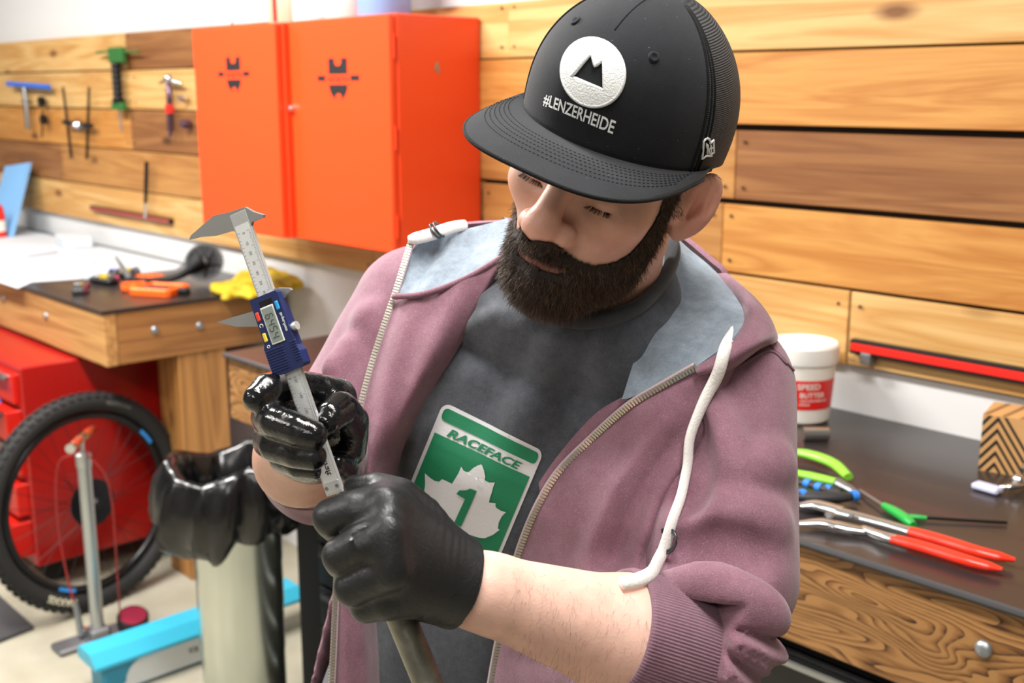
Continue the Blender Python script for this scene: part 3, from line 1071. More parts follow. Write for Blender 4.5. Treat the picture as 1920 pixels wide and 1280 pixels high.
for i, (dz, col) in enumerate(((0.03, '#2f7fd8'), (0.005, '#cfd4da'))):
    tag(MB().tube([(c[0] - .18, 1.22 - .02 * i, 0.655 + dz), (c[0] + .02, 1.215 - .02 * i, 0.655 + dz)], .009, 10).build('screwdriver', mat('sd' + col, col, .35), None, smooth=True, auto=50),
        ['blue screwdriver handle sticking out of a red drawer', 'silver screwdriver shaft below the blue one at a red drawer'][i], 'screwdriver')

# bicycle wheel leaning
wc = np.array([-3.50, 1.40, 0.352]); R0 = 0.355
wd = np.array([-0.17, 0.985, 0.0]); wd /= np.linalg.norm(wd)
wu = np.array([-0.07, 0, 1.0]); wu -= wd * (wu @ wd); wu /= np.linalg.norm(wu)
wn = np.cross(wd, wu)
if wn[0] < 0: wn = -wn
wh = empty('bicycle_wheel', (wc[0], wc[1], 0), 'black mountain bike wheel with knobbly tyre leaning by the red chest', 'wheel')


def circ(r, n, off=0.0):
    return [wc + wn * off + r * (wd * math.cos(2 * math.pi * i / n) + wu * math.sin(2 * math.pi * i / n)) for i in range(n)]


tyre = MB().tube(circ(R0 - 0.030, 64), 0.029, 12, closed=True, up=wn).build('tyre', M_rubber, wh, smooth=True)
kn = MB()
for i in range(72):
    for s in (-1, 0, 1):
        q = 2 * math.pi * (i + .5 * (s == 0)) / 72
        d = wd * math.cos(q) + wu * math.sin(q); e = -wd * math.sin(q) + wu * math.cos(q)
        dd = d * math.cos(s * .75) + wn * math.sin(s * .75)
        o = wc + d * (R0 - .030) + dd * .028
        f1 = np.cross(dd, e)
        bx = [o + e * a * .0085 + f1 * b * .006 + dd * h for h in (0, .006) for a, b in ((-1, -1), (1, -1), (1, 1), (-1, 1))]
        kn.add(bx, [(0, 1, 2, 3), (7, 6, 5, 4), (0, 4, 5, 1), (1, 5, 6, 2), (2, 6, 7, 3), (3, 7, 4, 0)])
kn.build('tread_knobs', M_rubber, wh); wh.children[-1]['kind'] = 'stuff'
MB().tube(circ(R0 - 0.072, 64), 0.013, 10, closed=True, up=wn).build('rim', mat('rim_black', '#141416', .3, .3), wh, smooth=True)
spk = MB()
for i in range(32):
    q = 2 * math.pi * i / 32; s = 1 if i % 2 else -1
    q2 = q + (.9 if (i // 2) % 2 else -.9)
    a = wc + wn * s * .028 + .028 * (wd * math.cos(q2) + wu * math.sin(q2))
    b = wc + (R0 - .08) * (wd * math.cos(q) + wu * math.sin(q))
    spk.tube([a, b], .0011, 5)
spk.build('spokes', M_black, wh)
cas = MB()
for k, rr in enumerate((.078, .068, .058, .048, .04, .032)):
    cas.lathe([(rr - .012, .022 + k * .004), (rr, .022 + k * .004), (rr, .024 + k * .004), (rr - .012, .024 + k * .004)], wc, wn, 30)
cas.build('cassette', mat('cassette_dark', '#26262a', .4, .7), wh)
MB().lathe([(.012, -.06), (.03, -.035), (.02, -.02), (.02, .02), (.03, .03), (.012, .06)], wc, wn, 16).build('hub', M_black, wh, smooth=True, auto=40)
M_lb = mat('tyre_label_blue', '#2f8fe0', .5)
M_lw = mat('tyre_print', '#d8d4b8', .6)


def on_rim(VT, ang, rad, lift):
    V, T = VT
    out = []
    for a, b in V:
        q = ang + a / rad
        rr = rad + b
        d = wd * math.cos(q) + wu * math.sin(q)
        k = (rr - (R0 - .030)) / .029
        out.append(wc + d * rr + wn * (.029 * math.sqrt(max(0.05, 1 - k * k)) + lift))
    return np.array(out), T


V, T = text2d('MAXXIS', .030, .02)
V, T = fine(V * [-1, 1], T, .01)
mesh_np('tyre_lettering', *on_rim((V, T), -2.05, R0 - .034, .0012), M_lw, wh, smooth=False)
V, T = text2d('MINION DHF', .016, .01)
V, T = fine(V * [-1, 1], T, .01)
mesh_np('tyre_lettering', *on_rim((V, T), 1.15, R0 - .03, .0012), mat('tyre_print_dim', '#6a6a64', .6), wh, smooth=False)
for q in (-2.0, .62):
    V = np.array([(a, b) for b in (-.006, .006) for a in np.linspace(-.03, .03, 7)])
    T = [(i, i + 1, i + 8, i + 7) for i in range(6)]
    pts = [wc + wn * .0135 + (R0 - .072 + b) * (wd * math.cos(q + a / .28) + wu * math.sin(q + a / .28)) for a, b in V]
    mesh_np('rim_sticker', pts, T, M_lb, wh, smooth=False)

# floor pump
pc = np.array([-3.235, 1.29, 0.0])
pu = empty('floor_pump', pc, 'silver floor pump with wooden handle and red hose', 'pump')
MB().tube([pc + (0, 0, .03), pc + (0, 0, .585)], .0195, 16).build('barrel', mat('pump_silver', '#b4b8b8', .35, .8), pu, smooth=True, auto=40)
MB().lathe([(.0215, .56), (.0225, .565), (.0225, .60), (.012, .606)], pc, n=16).build('collar', mat('pump_silver', '#b4b8b8', .35, .8), pu, smooth=True, auto=40)
MB().tube([pc + (0, 0, .6), pc + (0, 0, .64)], .006, 8).build('rod', M_steel, pu)
M_hw = mat('handle_wood', '#a03a1c', .35, coat=.3)
ha = pc + np.array([0, 0, .648]); hd = np.array([.35, -.94, -.03]); hd = np.array([0.75, -.66, 0]); 
MB().tube([ha - hd * .10, ha - hd * .05, ha, ha + hd * .05, ha + hd * .085], [.011, .014, .011, .014, .013], 12).build('handle', M_hw, pu, smooth=True)
MB().tube([ha + hd * .083, ha + hd * .10], .0145, 12).build('handle_cap', M_chrome, pu, smooth=True, auto=40)
MB().tube([ha - hd * .018, ha + hd * .018], .0145, 12).build('handle_clamp', M_chrome, pu, smooth=True, auto=40)
bs = MB(); bs.box((pc[0] - .05, pc[1] - .13, .002), (pc[0] + .03, pc[1] + .09, .02), .006); bs.box((pc[0] - .03, pc[1] - .03, .015), (pc[0] + .03, pc[1] + .03, .05), .008)
bs.build('foot_base', M_steeldull, pu)
gc = pc + np.array([.03, .10, .05])
MB().lathe([(.045, -.03), (.048, -.01), (.048, .012), (.042, .018)], gc, (.35, -.1, .93), 24).build('gauge', M_black, pu, smooth=True, auto=40)
MB().lathe([(.0, .0185), (.040, .0185)], gc, (.35, -.1, .93), 24).build('gauge_face', mat('gauge_face', '#b02a4c', .4), pu)
hs = spline([pc + (-.02, -.02, .60), pc + (-.07, -.05, .56), pc + (-.085, -.06, .40), pc + (-.08, -.05, .22), pc + (-.035, -.04, .07), pc + (0, -.03, .05)], 6)
MB().tube(hs, .003, 8).build('hose', mat('hose_red', '#8c2422', .45), pu)
hs = spline([pc + (0.02, .0, .61), pc + (.05, .05, .50), pc + (.045, .055, .2), pc + (.03, .06, .06)], 6)
MB().tube(hs, .0025, 8).build('hose', mat('hose_red', '#8c2422', .45), pu)
MB().tube([pc + (-.045, -.045, .13), pc + (-.015, -.045, .03)], [.008, .012], 10).build('chuck', M_steel, pu)

# blue storage box on the floor
M_bl = mat('box_cyan', '#1d84a6', .4); M_lid = mat('lid_cyan', '#34a8c6', .35)
bb = empty('storage_box', (-2.99, 1.38, 0), 'long cyan storage box with white label beside the bin', 'storage box')
MB().box((-2.975, 1.155, 0.001), (-2.89, 1.72, .108), .008).build('body', M_bl, bb)
lid = MB()
lid.prism([(-2.99, .100), (-2.872, .095), (-2.872, .105), (-2.905, .135), (-2.975, .138), (-2.99, .125)], (0, 1.13, 0), (1, 0, 0), (0, 0, 1), (0, 1, 0), .67)
lid.build('lid', M_lid, bb)
lab = []
for a in np.linspace(0, math.pi / 2, 6): lab.append((.60 - .0 - .055 + .055 * math.sin(a), .02 + .055 - .055 * math.cos(a)))
lab = [(.06, .012), (.44, .012)] + [(.44 + .07 * math.sin(a), .082 - .07 * math.cos(a)) for a in np.linspace(0.1, math.pi / 2, 6)] + [(.51, .103), (.16, .103)] + [(.16 - .07 * math.sin(a), .033 + .07 * math.cos(a)) for a in np.linspace(0.1, math.pi / 2, 6)]
flat('label', poly2d([(a, b * .88) for a, b in lab]), (-2.89, 1.13, 0.0), (0, 1, 0), (0, 0, 1), mat('label_white', '#d2d6da', .5), bb, .0012)
V, T = text2d('Production Kit', .026, .012)
flat('label_lettering', (V, T), (-2.89, 1.13 + .36, .052), (0, -1, 0), (0, 0, -1), M_ink, bb, .002)
MB().box((-2.93, 1.60, .13), (-2.89, 1.66, .152), .006).build('latch', M_lid, bb)

# dark mat
mt = [onz(-60, 1060, 0), onz(3, 1125, 0), onz(64, 1180, 0), onz(-60, 1230, 0)]
tag(MB().prism([(p[0], p[1]) for p in mt], (0, 0, .0005), (1, 0, 0), (0, 1, 0), (0, 0, 1), .012).build('floor_mat', mat('mat_grey', '#3a3a3c', .8, bump=(80, .5))), 'dark grey rubber mat on the concrete at the left edge', 'mat')

# waste bin with black liner
bn = np.array([-2.425, 1.335, 0.0])
bo = empty('waste_bin', bn, 'galvanised metal waste bin lined with a black bag', 'bin')
pr = [(0.093, .0), (0.099, .005)]
for i in range(5): pr += [(0.101 + .0015 * i, .02 + i * .12), (0.1025 + .0015 * i, .03 + i * .12)]
pr += [(.111, .66), (.113, .665), (.108, .66), (.10, .05)]
M_galv = mat('galvanised_sheet', '#b3bab4', .24, 1.0, vary=(3, '#cfd4cc', .3, .7))
V = []
n = 40
b = MB().lathe([(r, h) for r, h in pr], bn, n=n)
b.build('can', M_galv, bo, smooth=True, auto=50)
M_bag = mat('bin_bag', '#0a0a0c', .22, bump=(22, .5), spec=.6)
nb, prof = 72, [(.07, .50), (.10, .60), (.115, .69), (.130, .755), (.140, .770), (.150, .755), (.164, .72), (.170, .68), (.165, .645), (.154, .622), (.143, .607), (.132, .60), (.124, .61)]
V, Fs = [], []
for i, (r, z) in enumerate(prof):
    for k in range(nb):
        q = 2 * math.pi * k / nb
        out = max(0, (i - 3) / 6) if i < 9 else 1.0
        fold = .007 * math.sin(7 * q + 1.3) + .009 * math.sin(13 * q + .5 * i) + .006 * math.sin(23 * q + i)
        rr = r + fold * (0.35 + .75 * out) + .050 * out * max(0, math.cos(q - 3.9)) ** 2
        zz = z + .02 * math.sin(3 * q + 2.0) * min(1, i / 4) + .012 * math.sin(9 * q) * out * (i > 8) - .03 * math.cos(q - 5.2) * (i > 6)
        V.append(bn + (rr * math.cos(q), rr * math.sin(q), zz))
for i in range(len(prof) - 1):
    for k in range(nb):
        Fs.append((i * nb + k, i * nb + (k + 1) % nb, (i + 1) * nb + (k + 1) % nb, (i + 1) * nb + k))
mesh_np('liner_bag', V, Fs, M_bag, bo)

# ---------------------------------------------------------------- on the right bench
ZR2 = 0.9805


def rt(px, py, z=ZR2):
    return onz(px, py, z)


tb = rt(1518, 778)
tub = empty('grease_tub', (tb[0], tb[1], ZR2), 'white plastic tub with red label on the right bench', 'tub')
c = (tb[0] - 0.005, 2.02, ZR2)
tub.location = c
MB().lathe([(.056, 0), (.062, .006), (.070, .12), (.070, .128)], c, n=32).build('body', M_cream, tub, smooth=True, auto=40)
MB().lathe([(.0735, .126), (.0745, .130), (.0745, .160), (.070, .165), (.064, .162), (0, .162)], c, n=32).build('lid', mat('tub_white', '#f2f0ea', .4), tub, smooth=True, auto=40)
yaw0 = math.atan2(-c[1], -c[0])


def on_tub(V, T, lift, ang0):
    out = []
    for a, b in V:
        rr = .062 + .008 * (b - .006) / .114 + lift
        q = ang0 + a / .066
        out.append((c[0] + rr * math.cos(q), c[1] + rr * math.sin(q), c[2] + b))
    return np.array(out), T


V, T = fine(np.array([(-.11, .034), (.088, .034), (.088, .096), (-.11, .096)]), [(0, 1, 2, 3)], .012)
mesh_np('label', *on_tub(V, T, .0008, yaw0), mat('label_red', '#e3201c', .4), tub)
for body, sz, z, xo in (('SPEED', .017, .084, .018), ('BUTTER', .0145, .066, .026), ('HIGH PERFORMANCE', .006, .054, .03), ('GREASE', .006, .046, .01)):
    V, T = text2d(body, sz, .02, align='CENTER'); V = V + [xo, z]; V, T = fine(V, T, .008)
    mesh_np('label_lettering', *on_tub(V, T, .0016, yaw0), M_cream, tub, smooth=False)

s0, s1 = rt(1505, 826), rt(1552, 826)
tag(MB().tube([s0 + (0, 0, .014), s1 + (0, 0, .014)], [.014, .0135], 20).build('socket', M_chrome, None, smooth=True, auto=40), 'chrome socket lying in front of the white tub', 'socket')


def grip_tube(parent, name, pts, rad, m, flat_=0.75):
    p = spline(pts, 8)
    r = np.interp(np.linspace(0, 1, len(p)), np.linspace(0, 1, len(rad)), rad)
    return MB().tube(p, r, 14, flat=flat_, up=(0, 0, 1)).build(name, m, parent, smooth=True, auto=60)


M_lime = mat('lime_grip', '#8ad43c', .35, coat=.2)
gp = empty('cable_cutter', rt(1560, 890), 'pliers with lime green handles by the man’s sleeve', 'pliers')
zz = lambda p, h: np.array([p[0], p[1], ZR2 + h])
grip_tube(gp, 'handle', [zz(rt(1480, 862), .016), zz(rt(1520, 870), .017), zz(rt(1562, 886), .017), zz(rt(1590, 908), .014)], [.008, .0115, .012, .011, .009], M_lime)
grip_tube(gp, 'handle', [zz(rt(1480, 895), .010), zz(rt(1515, 902), .010), zz(rt(1545, 909), .010), zz(rt(1566, 914), .010)], [.008, .010, .010, .009], M_lime)
g0, g1 = rt(1566, 911), rt(1612, 936)
MB().tube([zz(g0, .010), zz(g0 * .4 + g1 * .6, .010), zz(g1, .008)], [.012, .009, .004], 8, flat=.5, up=(0, 0, 1)).build('jaw', M_steeldull, gp)

bp_ = empty('side_cutter', rt(1550, 945), 'black pliers with blue trim on the handles on the right bench', 'pliers')
M_btrim = mat('blue_trim', '#2c82e0', .4)
h1 = grip_tube(bp_, 'handle', [zz(rt(1495, 945), .014), zz(rt(1530, 948), .015), zz(rt(1575, 948), .015), zz(rt(1602, 943), .013)], [.010, .0125, .013, .011, .007], mat('grip_dark', '#2a2b2d', .6))
for px in (1503, 1600):
    MB().tube([zz(rt(px - 5, 945), .0145), zz(rt(px + 5, 944), .0145)], .0135 if px < 1550 else .011, 12, flat=.78, up=(0, 0, 1)).build('blue_band', M_btrim, h1)
h2 = grip_tube(bp_, 'handle', [zz(rt(1498, 916), .012), zz(rt(1520, 922), .013), zz(rt(1550, 931), .013), zz(rt(1575, 936), .012)], [.006, .008, .009, .008], mat('grip_dark', '#2a2b2d', .6))
for px, py in ((1514, 920), (1535, 927), (1553, 931)):
    MB().tube([zz(rt(px - 5, py - 1.5), .0135), zz(rt(px + 5, py + 1.5), .0135)], .0092, 12, flat=.8, up=(0, 0, 1)).build('blue_band', M_btrim, h2)

rp_ = empty('pliers_wrench', rt(1700, 1020), 'chrome pliers wrench with long red dipped handles at the bench edge', 'pliers')
M_dip = mat('red_dip', '#f03018', .28, coat=.4)
grip_tube(rp_, 'handle', [zz(rt(1672, 1024), .012), zz(rt(1740, 1043), .012), zz(rt(1820, 1068), .012), zz(rt(1878, 1081), .011)], [.0100, .0115, .0115, .0115, .0110, .0095, .004], M_dip)
grip_tube(rp_, 'handle', [zz(rt(1700, 1010), .013), zz(rt(1770, 1030), .013), zz(rt(1840, 1052), .013), zz(rt(1902, 1064), .012)], [.0100, .0115, .0115, .0115, .0110, .0100, .004], M_dip)
grip_tube(rp_, 'shank', [zz(rt(1618, 1003), .010), zz(rt(1650, 1017), .011), zz(rt(1680, 1026), .012)], [.008, .0098, .010], M_chrome, .8)
grip_tube(rp_, 'shank', [zz(rt(1570, 974), .012), zz(rt(1640, 993), .013), zz(rt(1705, 1012), .013)], [.012, .010, .010], M_chrome, .8)
grip_tube(rp_, 'jaw', [zz(rt(1490, 990), .008), zz(rt(1540, 992), .010), zz(rt(1580, 1000), .010), zz(rt(1625, 1006), .009)], [.005, .013, .013, .009], M_chrome, .6)
grip_tube(rp_, 'jaw', [zz(rt(1498, 962), .013), zz(rt(1530, 962), .014), zz(rt(1580, 975), .014)], [.007, .014, .014], M_chrome, .6)
MB().lathe([(.009, 0), (.009, .004), (.003, .005)], zz(rt(1556, 986), .016), (0, 0, 1), 14).build('pivot', M_steeldull, rp_)
MB().lathe([(.005, 0), (.005, .003), (.002, .004)], zz(rt(1595, 990), .018), (0, 0, 1), 12).build('adjust_button', M_steeldull, rp_)

M_gr = mat('green_grip', '#18a040', .35, coat=.2)
gs = empty('hook_pick', rt(1680, 970), 'green handled tool with a thin steel shaft on the right bench', 'tool')
grip_tube(gs, 'handle', [zz(rt(1657, 956), .008), zz(rt(1690, 977), .009), zz(rt(1712, 994), .009)], [.006, .0085, .009, .009, .006], M_gr, .9)
MB().tube([zz(rt(1612, 926), .006), zz(rt(1657, 957), .008)], .003, 8).build('shaft', M_steel, gs)
gs2 = empty('hex_driver', rt(1780, 978), 'dark hex rod with green grip pointing right on the bench', 'tool')
grip_tube(gs2, 'handle', [zz(rt(1695, 973), .005), zz(rt(1715, 975), .005), zz(rt(1737, 977), .005)], [.003, .005, .005, .004], M_gr, .9)
MB().tube([zz(rt(1736, 976), .005), zz(rt(1888, 984), .004)], .0026, 6).build('shaft', M_black, gs2)

# patterned cardboard box
M_card = mat('cardboard', '#c89860', .7, bump=(60, .1))
M_zig = mat('zigzag_print', '#17110c', .6)
bx0 = rt(1834, 881); bx1 = rt(1906, 893)
du = bx1 - bx0; du[2] = 0; du /= np.linalg.norm(du)
dv = np.array([-du[1], du[0], 0]); dv = dv if dv[1] > 0 else -dv
wB, dB, hB = .13, .10, .105
cb = empty('patterned_box', (bx0[0], bx0[1], ZR2), 'small cardboard box with black zigzag stripes on the right bench', 'box')
bb2 = MB()
bb2.prism([(0, 0), (wB, 0), (wB, dB), (0, dB)], (bx0[0], bx0[1], ZR2), du, dv, (0, 0, 1), hB)
bb2.build('carton', M_card, cb)
zz2 = []
sw = .0085
for k in range(-7, 9):
    y0 = -.085 + k * .021
    pl = [(0, y0), (.026, y0 + .034), (.085, y0 - .055), (.13, y0 + .005)]
    for (a, b_), (c_, d_) in zip(pl[:-1], pl[1:]):
        quad = [(a, b_), (c_, d_), (c_, d_ + sw), (a, b_ + sw)]
        # clip in y to the face
        def clip(poly, lo, hi):
            for s, lim in ((1, lo), (-1, -hi)):
                out = []
                for i in range(len(poly)):
                    p, q = poly[i], poly[(i + 1) % len(poly)]
                    ip, iq = s * p[1] >= lim, s * q[1] >= lim
                    if ip: out.append(p)
                    if ip != iq:
                        t_ = (lim - s * p[1]) / (s * q[1] - s * p[1]); out.append((p[0] + t_ * (q[0] - p[0]), lim * s))
                poly = out
                if not poly: break
            return poly
        pq = clip(quad, .001, hB - .001)
        if len(pq) >= 3: zz2.append((np.array(pq), [tuple(range(len(pq)))]))
flat('stripes', join2d(*zz2), (bx0[0], bx0[1], ZR2), du, (0, 0, 1), M_zig, cb, .0006)
zt = []
for k in range(5):
    zt.append((np.array([(.0 + .03 * k, .002), (.008 + .03 * k, .002), (.03 + .03 * k if k < 4 else .128, dB - .002), (.022 + .03 * k, dB - .002)]), [(0, 1, 2, 3)]))
flat('stripes', join2d(*zt), (bx0[0], bx0[1], ZR2 + hB), du, dv, mat('zigzag_print_fine', '#8a6a40', .6), cb, .0006)

tq = empty('caliper_clamp', rt(1900, 912), 'chrome clamp tool with a white tag at the right edge', 'tool')
t0, t1 = rt(1833, 916), rt(1868, 926)
tg = MB(); M = Matrix.Translation(Vector((t0 + t1) / 2) + Vector((0, 0, .006))) @ Matrix.Rotation(math.atan2(t1[1] - t0[1], t1[0] - t0[0]), 4, 'Z')
tg.box((-.024, -.012, -.005), (.024, .012, .006), .003, M); tg.build('tag', mat('tag_white', '#c9cdea', .5), tq)
grip_tube(tq, 'arm', [zz(rt(1872, 921), .008), zz(rt(1895, 924), .012), zz(rt(1930, 918), .016)], [.004, .008, .010], M_chrome)
MB().ball(zz(rt(1908, 920), .018), .013).build('knuckle', M_chrome, tq, smooth=True)
grip_tube(tq, 'lever', [zz(rt(1915, 912), .03), zz(rt(1945, 905), .05), zz(rt(1990, 912), .04)], [.006, .012, .010], M_chrome)

# =====================================================================================
# THE MAN  (modelled in the viewer's frame: right, up, depth in metres; converted by C2W)
# =====================================================================================
def cam_mesh(name, V, Fq, material, parent, smooth_it=0, lam=.5):
    if smooth_it: V = smooth_np(V, Fq, smooth_it, lam)
    return mesh_np(name, C2W(V), Fq[:, ::-1], material, parent)


def pxof(Pc):
    Pc = np.asarray(Pc)
    return np.stack([960 + FPX * Pc[..., 0] / Pc[..., 2], 640 - FPX * Pc[..., 1] / Pc[..., 2]], -1)


def trace(fn, px, py, d0=0.7, d1=1.6):
    r = P(px, py, 1.0).astype(np.float32)
    d = d0
    for _ in range(60):
        v = float(fn((r * d)[None, :].astype(np.float32))[0])
        d += v * .8
        if abs(v) < 2e-4 or d > d1: break
    return d


def in_poly(x, y, poly):
    inside = np.zeros(x.shape, bool)
    n = len(poly)
    for i in range(n):
        x1, y1 = poly[i]; x2, y2 = poly[(i + 1) % n]
        c = ((y1 > y) != (y2 > y)) & (x < (x2 - x1) * (y - y1) / (y2 - y1 + 1e-12) + x1)
        inside ^= c
    return inside


def skin_mat():
    m = bpy.data.materials.new('skin'); MATS['skin'] = m
    m.use_nodes = True
    nt = m.node_tree; N, L = nt.nodes, nt.links
    b = N['Principled BSDF']; b.inputs['Roughness'].default_value = .48
    b.inputs['Subsurface Weight'].default_value = .25
    b.inputs['Subsurface Radius'].default_value = (1, .35, .2); b.inputs['Subsurface Scale'].default_value = .005
    at = N.new('ShaderNodeAttribute'); at.attribute_name = 'tint'
    tc = N.new('ShaderNodeTexCoord')
    n = N.new('ShaderNodeTexNoise'); n.inputs['Scale'].default_value = 55; n.inputs['Detail'].default_value = 6
    L.new(tc.outputs['Object'], n.inputs['Vector'])
    mr = N.new('ShaderNodeMapRange'); mr.inputs[1].default_value = .35; mr.inputs[2].default_value = .7; mr.inputs[3].default_value = .9; mr.inputs[4].default_value = 1.06
    L.new(n.outputs['Fac'], mr.inputs[0])
    mx = N.new('ShaderNodeVectorMath'); mx.operation = 'SCALE'
    L.new(at.outputs['Color'], mx.inputs[0]); L.new(mr.outputs[0], mx.inputs['Scale'])
    L.new(mx.outputs[0], b.inputs['Base Color'])
    n2 = N.new('ShaderNodeTexNoise'); n2.inputs['Scale'].default_value = 420; n2.inputs['Detail'].default_value = 3
    L.new(tc.outputs['Object'], n2.inputs['Vector'])
    bp = N.new('ShaderNodeBump'); bp.inputs['Strength'].default_value = .25; bp.inputs['Distance'].default_value = .001
    L.new(n2.outputs['Fac'], bp.inputs['Height']); L.new(bp.outputs[0], b.inputs['Normal'])
    return m


def fabric(name, c1, c2, lint=None, weave=900, bumpy=.35, sheen=.25, blotch=14):
    m = bpy.data.materials.new(name); MATS[name] = m
    m.use_nodes = True
    nt = m.node_tree; N, L = nt.nodes, nt.links
    b = N['Principled BSDF']; b.inputs['Roughness'].default_value = .88
    b.inputs['Sheen Weight'].default_value = sheen; b.inputs['Sheen Roughness'].default_value = .5
    b.inputs['Specular IOR Level'].default_value = .2
    tc = N.new('ShaderNodeTexCoord')
    n = N.new('ShaderNodeTexNoise'); n.inputs['Scale'].default_value = blotch; n.inputs['Detail'].default_value = 8; n.inputs['Roughness'].default_value = .75
    L.new(tc.outputs['Object'], n.inputs['Vector'])
    r = N.new('ShaderNodeValToRGB'); r.color_ramp.elements[0].position = .35; r.color_ramp.elements[1].position = .68
    r.color_ramp.elements[0].color = lin(c1); r.color_ramp.elements[1].color = lin(c2)
    L.new(n.outputs['Fac'], r.inputs[0])
    col = r.outputs[0]
    f = N.new('ShaderNodeTexNoise'); f.inputs['Scale'].default_value = weave; f.inputs['Detail'].default_value = 2
    L.new(tc.outputs['Object'], f.inputs['Vector'])
    if lint:
        v = N.new('ShaderNodeTexVoronoi'); v.inputs['Scale'].default_value = lint[0]
        L.new(tc.outputs['Object'], v.inputs['Vector'])
        r2 = N.new('ShaderNodeValToRGB'); r2.color_ramp.elements[0].position = lint[1]; r2.color_ramp.elements[1].position = lint[1] + .06
        r2.color_ramp.elements[0].color = (1, 1, 1, 1); r2.color_ramp.elements[1].color = (0, 0, 0, 1)
        L.new(v.outputs['Distance'], r2.inputs[0])
        v3 = N.new('ShaderNodeTexNoise'); v3.inputs['Scale'].default_value = lint[0] * .4; L.new(tc.outputs['Object'], v3.inputs['Vector'])
        th = N.new('ShaderNodeMath'); th.operation = 'GREATER_THAN'; th.inputs[1].default_value = .52; L.new(v3.outputs['Fac'], th.inputs[0])
        mu = N.new('ShaderNodeMath'); mu.operation = 'MULTIPLY'; L.new(r2.outputs[0], mu.inputs[0]); L.new(th.outputs[0], mu.inputs[1])
        k = N.new('ShaderNodeMath'); k.operation = 'MULTIPLY'; k.inputs[1].default_value = .5; L.new(mu.outputs[0], k.inputs[0])
        mx = N.new('ShaderNodeMix'); mx.data_type = 'RGBA'; L.new(k.outputs[0], mx.inputs[0]); L.new(col, mx.inputs[6]); mx.inputs[7].default_value = lin(lint[2])
        col = mx.outputs[2]
    mm = N.new('ShaderNodeMix'); mm.data_type = 'RGBA'; mm.blend_type = 'MULTIPLY'; mm.inputs[0].default_value = .55
    L.new(col, mm.inputs[6])
    r3 = N.new('ShaderNodeValToRGB'); r3.color_ramp.elements[0].position = .3; r3.color_ramp.elements[1].position = .62
    r3.color_ramp.elements[0].color = (.55, .55, .55, 1); r3.color_ramp.elements[1].color = (1, 1, 1, 1)
    L.new(f.outputs['Fac'], r3.inputs[0]); L.new(r3.outputs[0], mm.inputs[7])
    L.new(mm.outputs[2], b.inputs['Base Color'])
    bp = N.new('ShaderNodeBump'); bp.inputs['Strength'].default_value = bumpy; bp.inputs['Distance'].default_value = .0012
    L.new(f.outputs['Fac'], bp.inputs['Height']); L.new(bp.outputs[0], b.inputs['Normal'])
    return m


M_skin = skin_mat()
M_mauve = fabric('hoodie_fleece', '#7b5562', '#946d7c', lint=(760, .17, '#c8b4bc'))
M_rib = fabric('hoodie_rib', '#765563', '#8f6d7b', weave=1400)
M_lining = fabric('hood_lining', '#7a8692', '#98a5b2', weave=1100, blotch=60)
M_shirt = fabric('tshirt_jersey', '#474b52', '#5a5e66', lint=(500, .10, '#8a8c90'), blotch=90)
M_cap = fabric('cap_twill', '#1c1e22', '#26282c', lint=(160, .035, '#8a8c90'), weave=1600, bumpy=.3, sheen=.1)
M_mesh = fabric('cap_mesh', '#0b0b0d', '#121214', weave=1000, bumpy=.6, sheen=.05)
M_thread = mat('white_thread', '#eef0f0', .6, bump=(700, .4))
M_cord = mat('white_cord', '#e9e7e2', .75, bump=(500, .3))
M_hair = mat('beard_hair', '#33241a', .45, spec=.45)
M_hair2 = mat('beard_hair_light', '#8d7660', .4, spec=.5)
M_zip = mat('zip_metal', '#c2bfb0', .32, .85)
M_tape = mat('zip_tape', '#b9a6ac', .8)

PERSON = empty('person', W(960, 640, 1.25) * [1, 1, 0], 'man in a black cap and mauve hoodie measuring a part with a caliper', 'person')

# ------------------------------------------------------------------ head
HT = np.array([0.0887, 0.1492, 1.0297])
HM = np.array([[0.8248, -0.5204, 0.2211], [-0.4405, -0.3463, 0.8283], [-0.3544, -0.7805, -0.5149]])


def h2c(p): return np.asarray(p, float) @ HM.T + HT
def c2h(p): return (np.asarray(p, float) - HT) @ HM


NECK = c2h(P(1105, 620, 1.155))


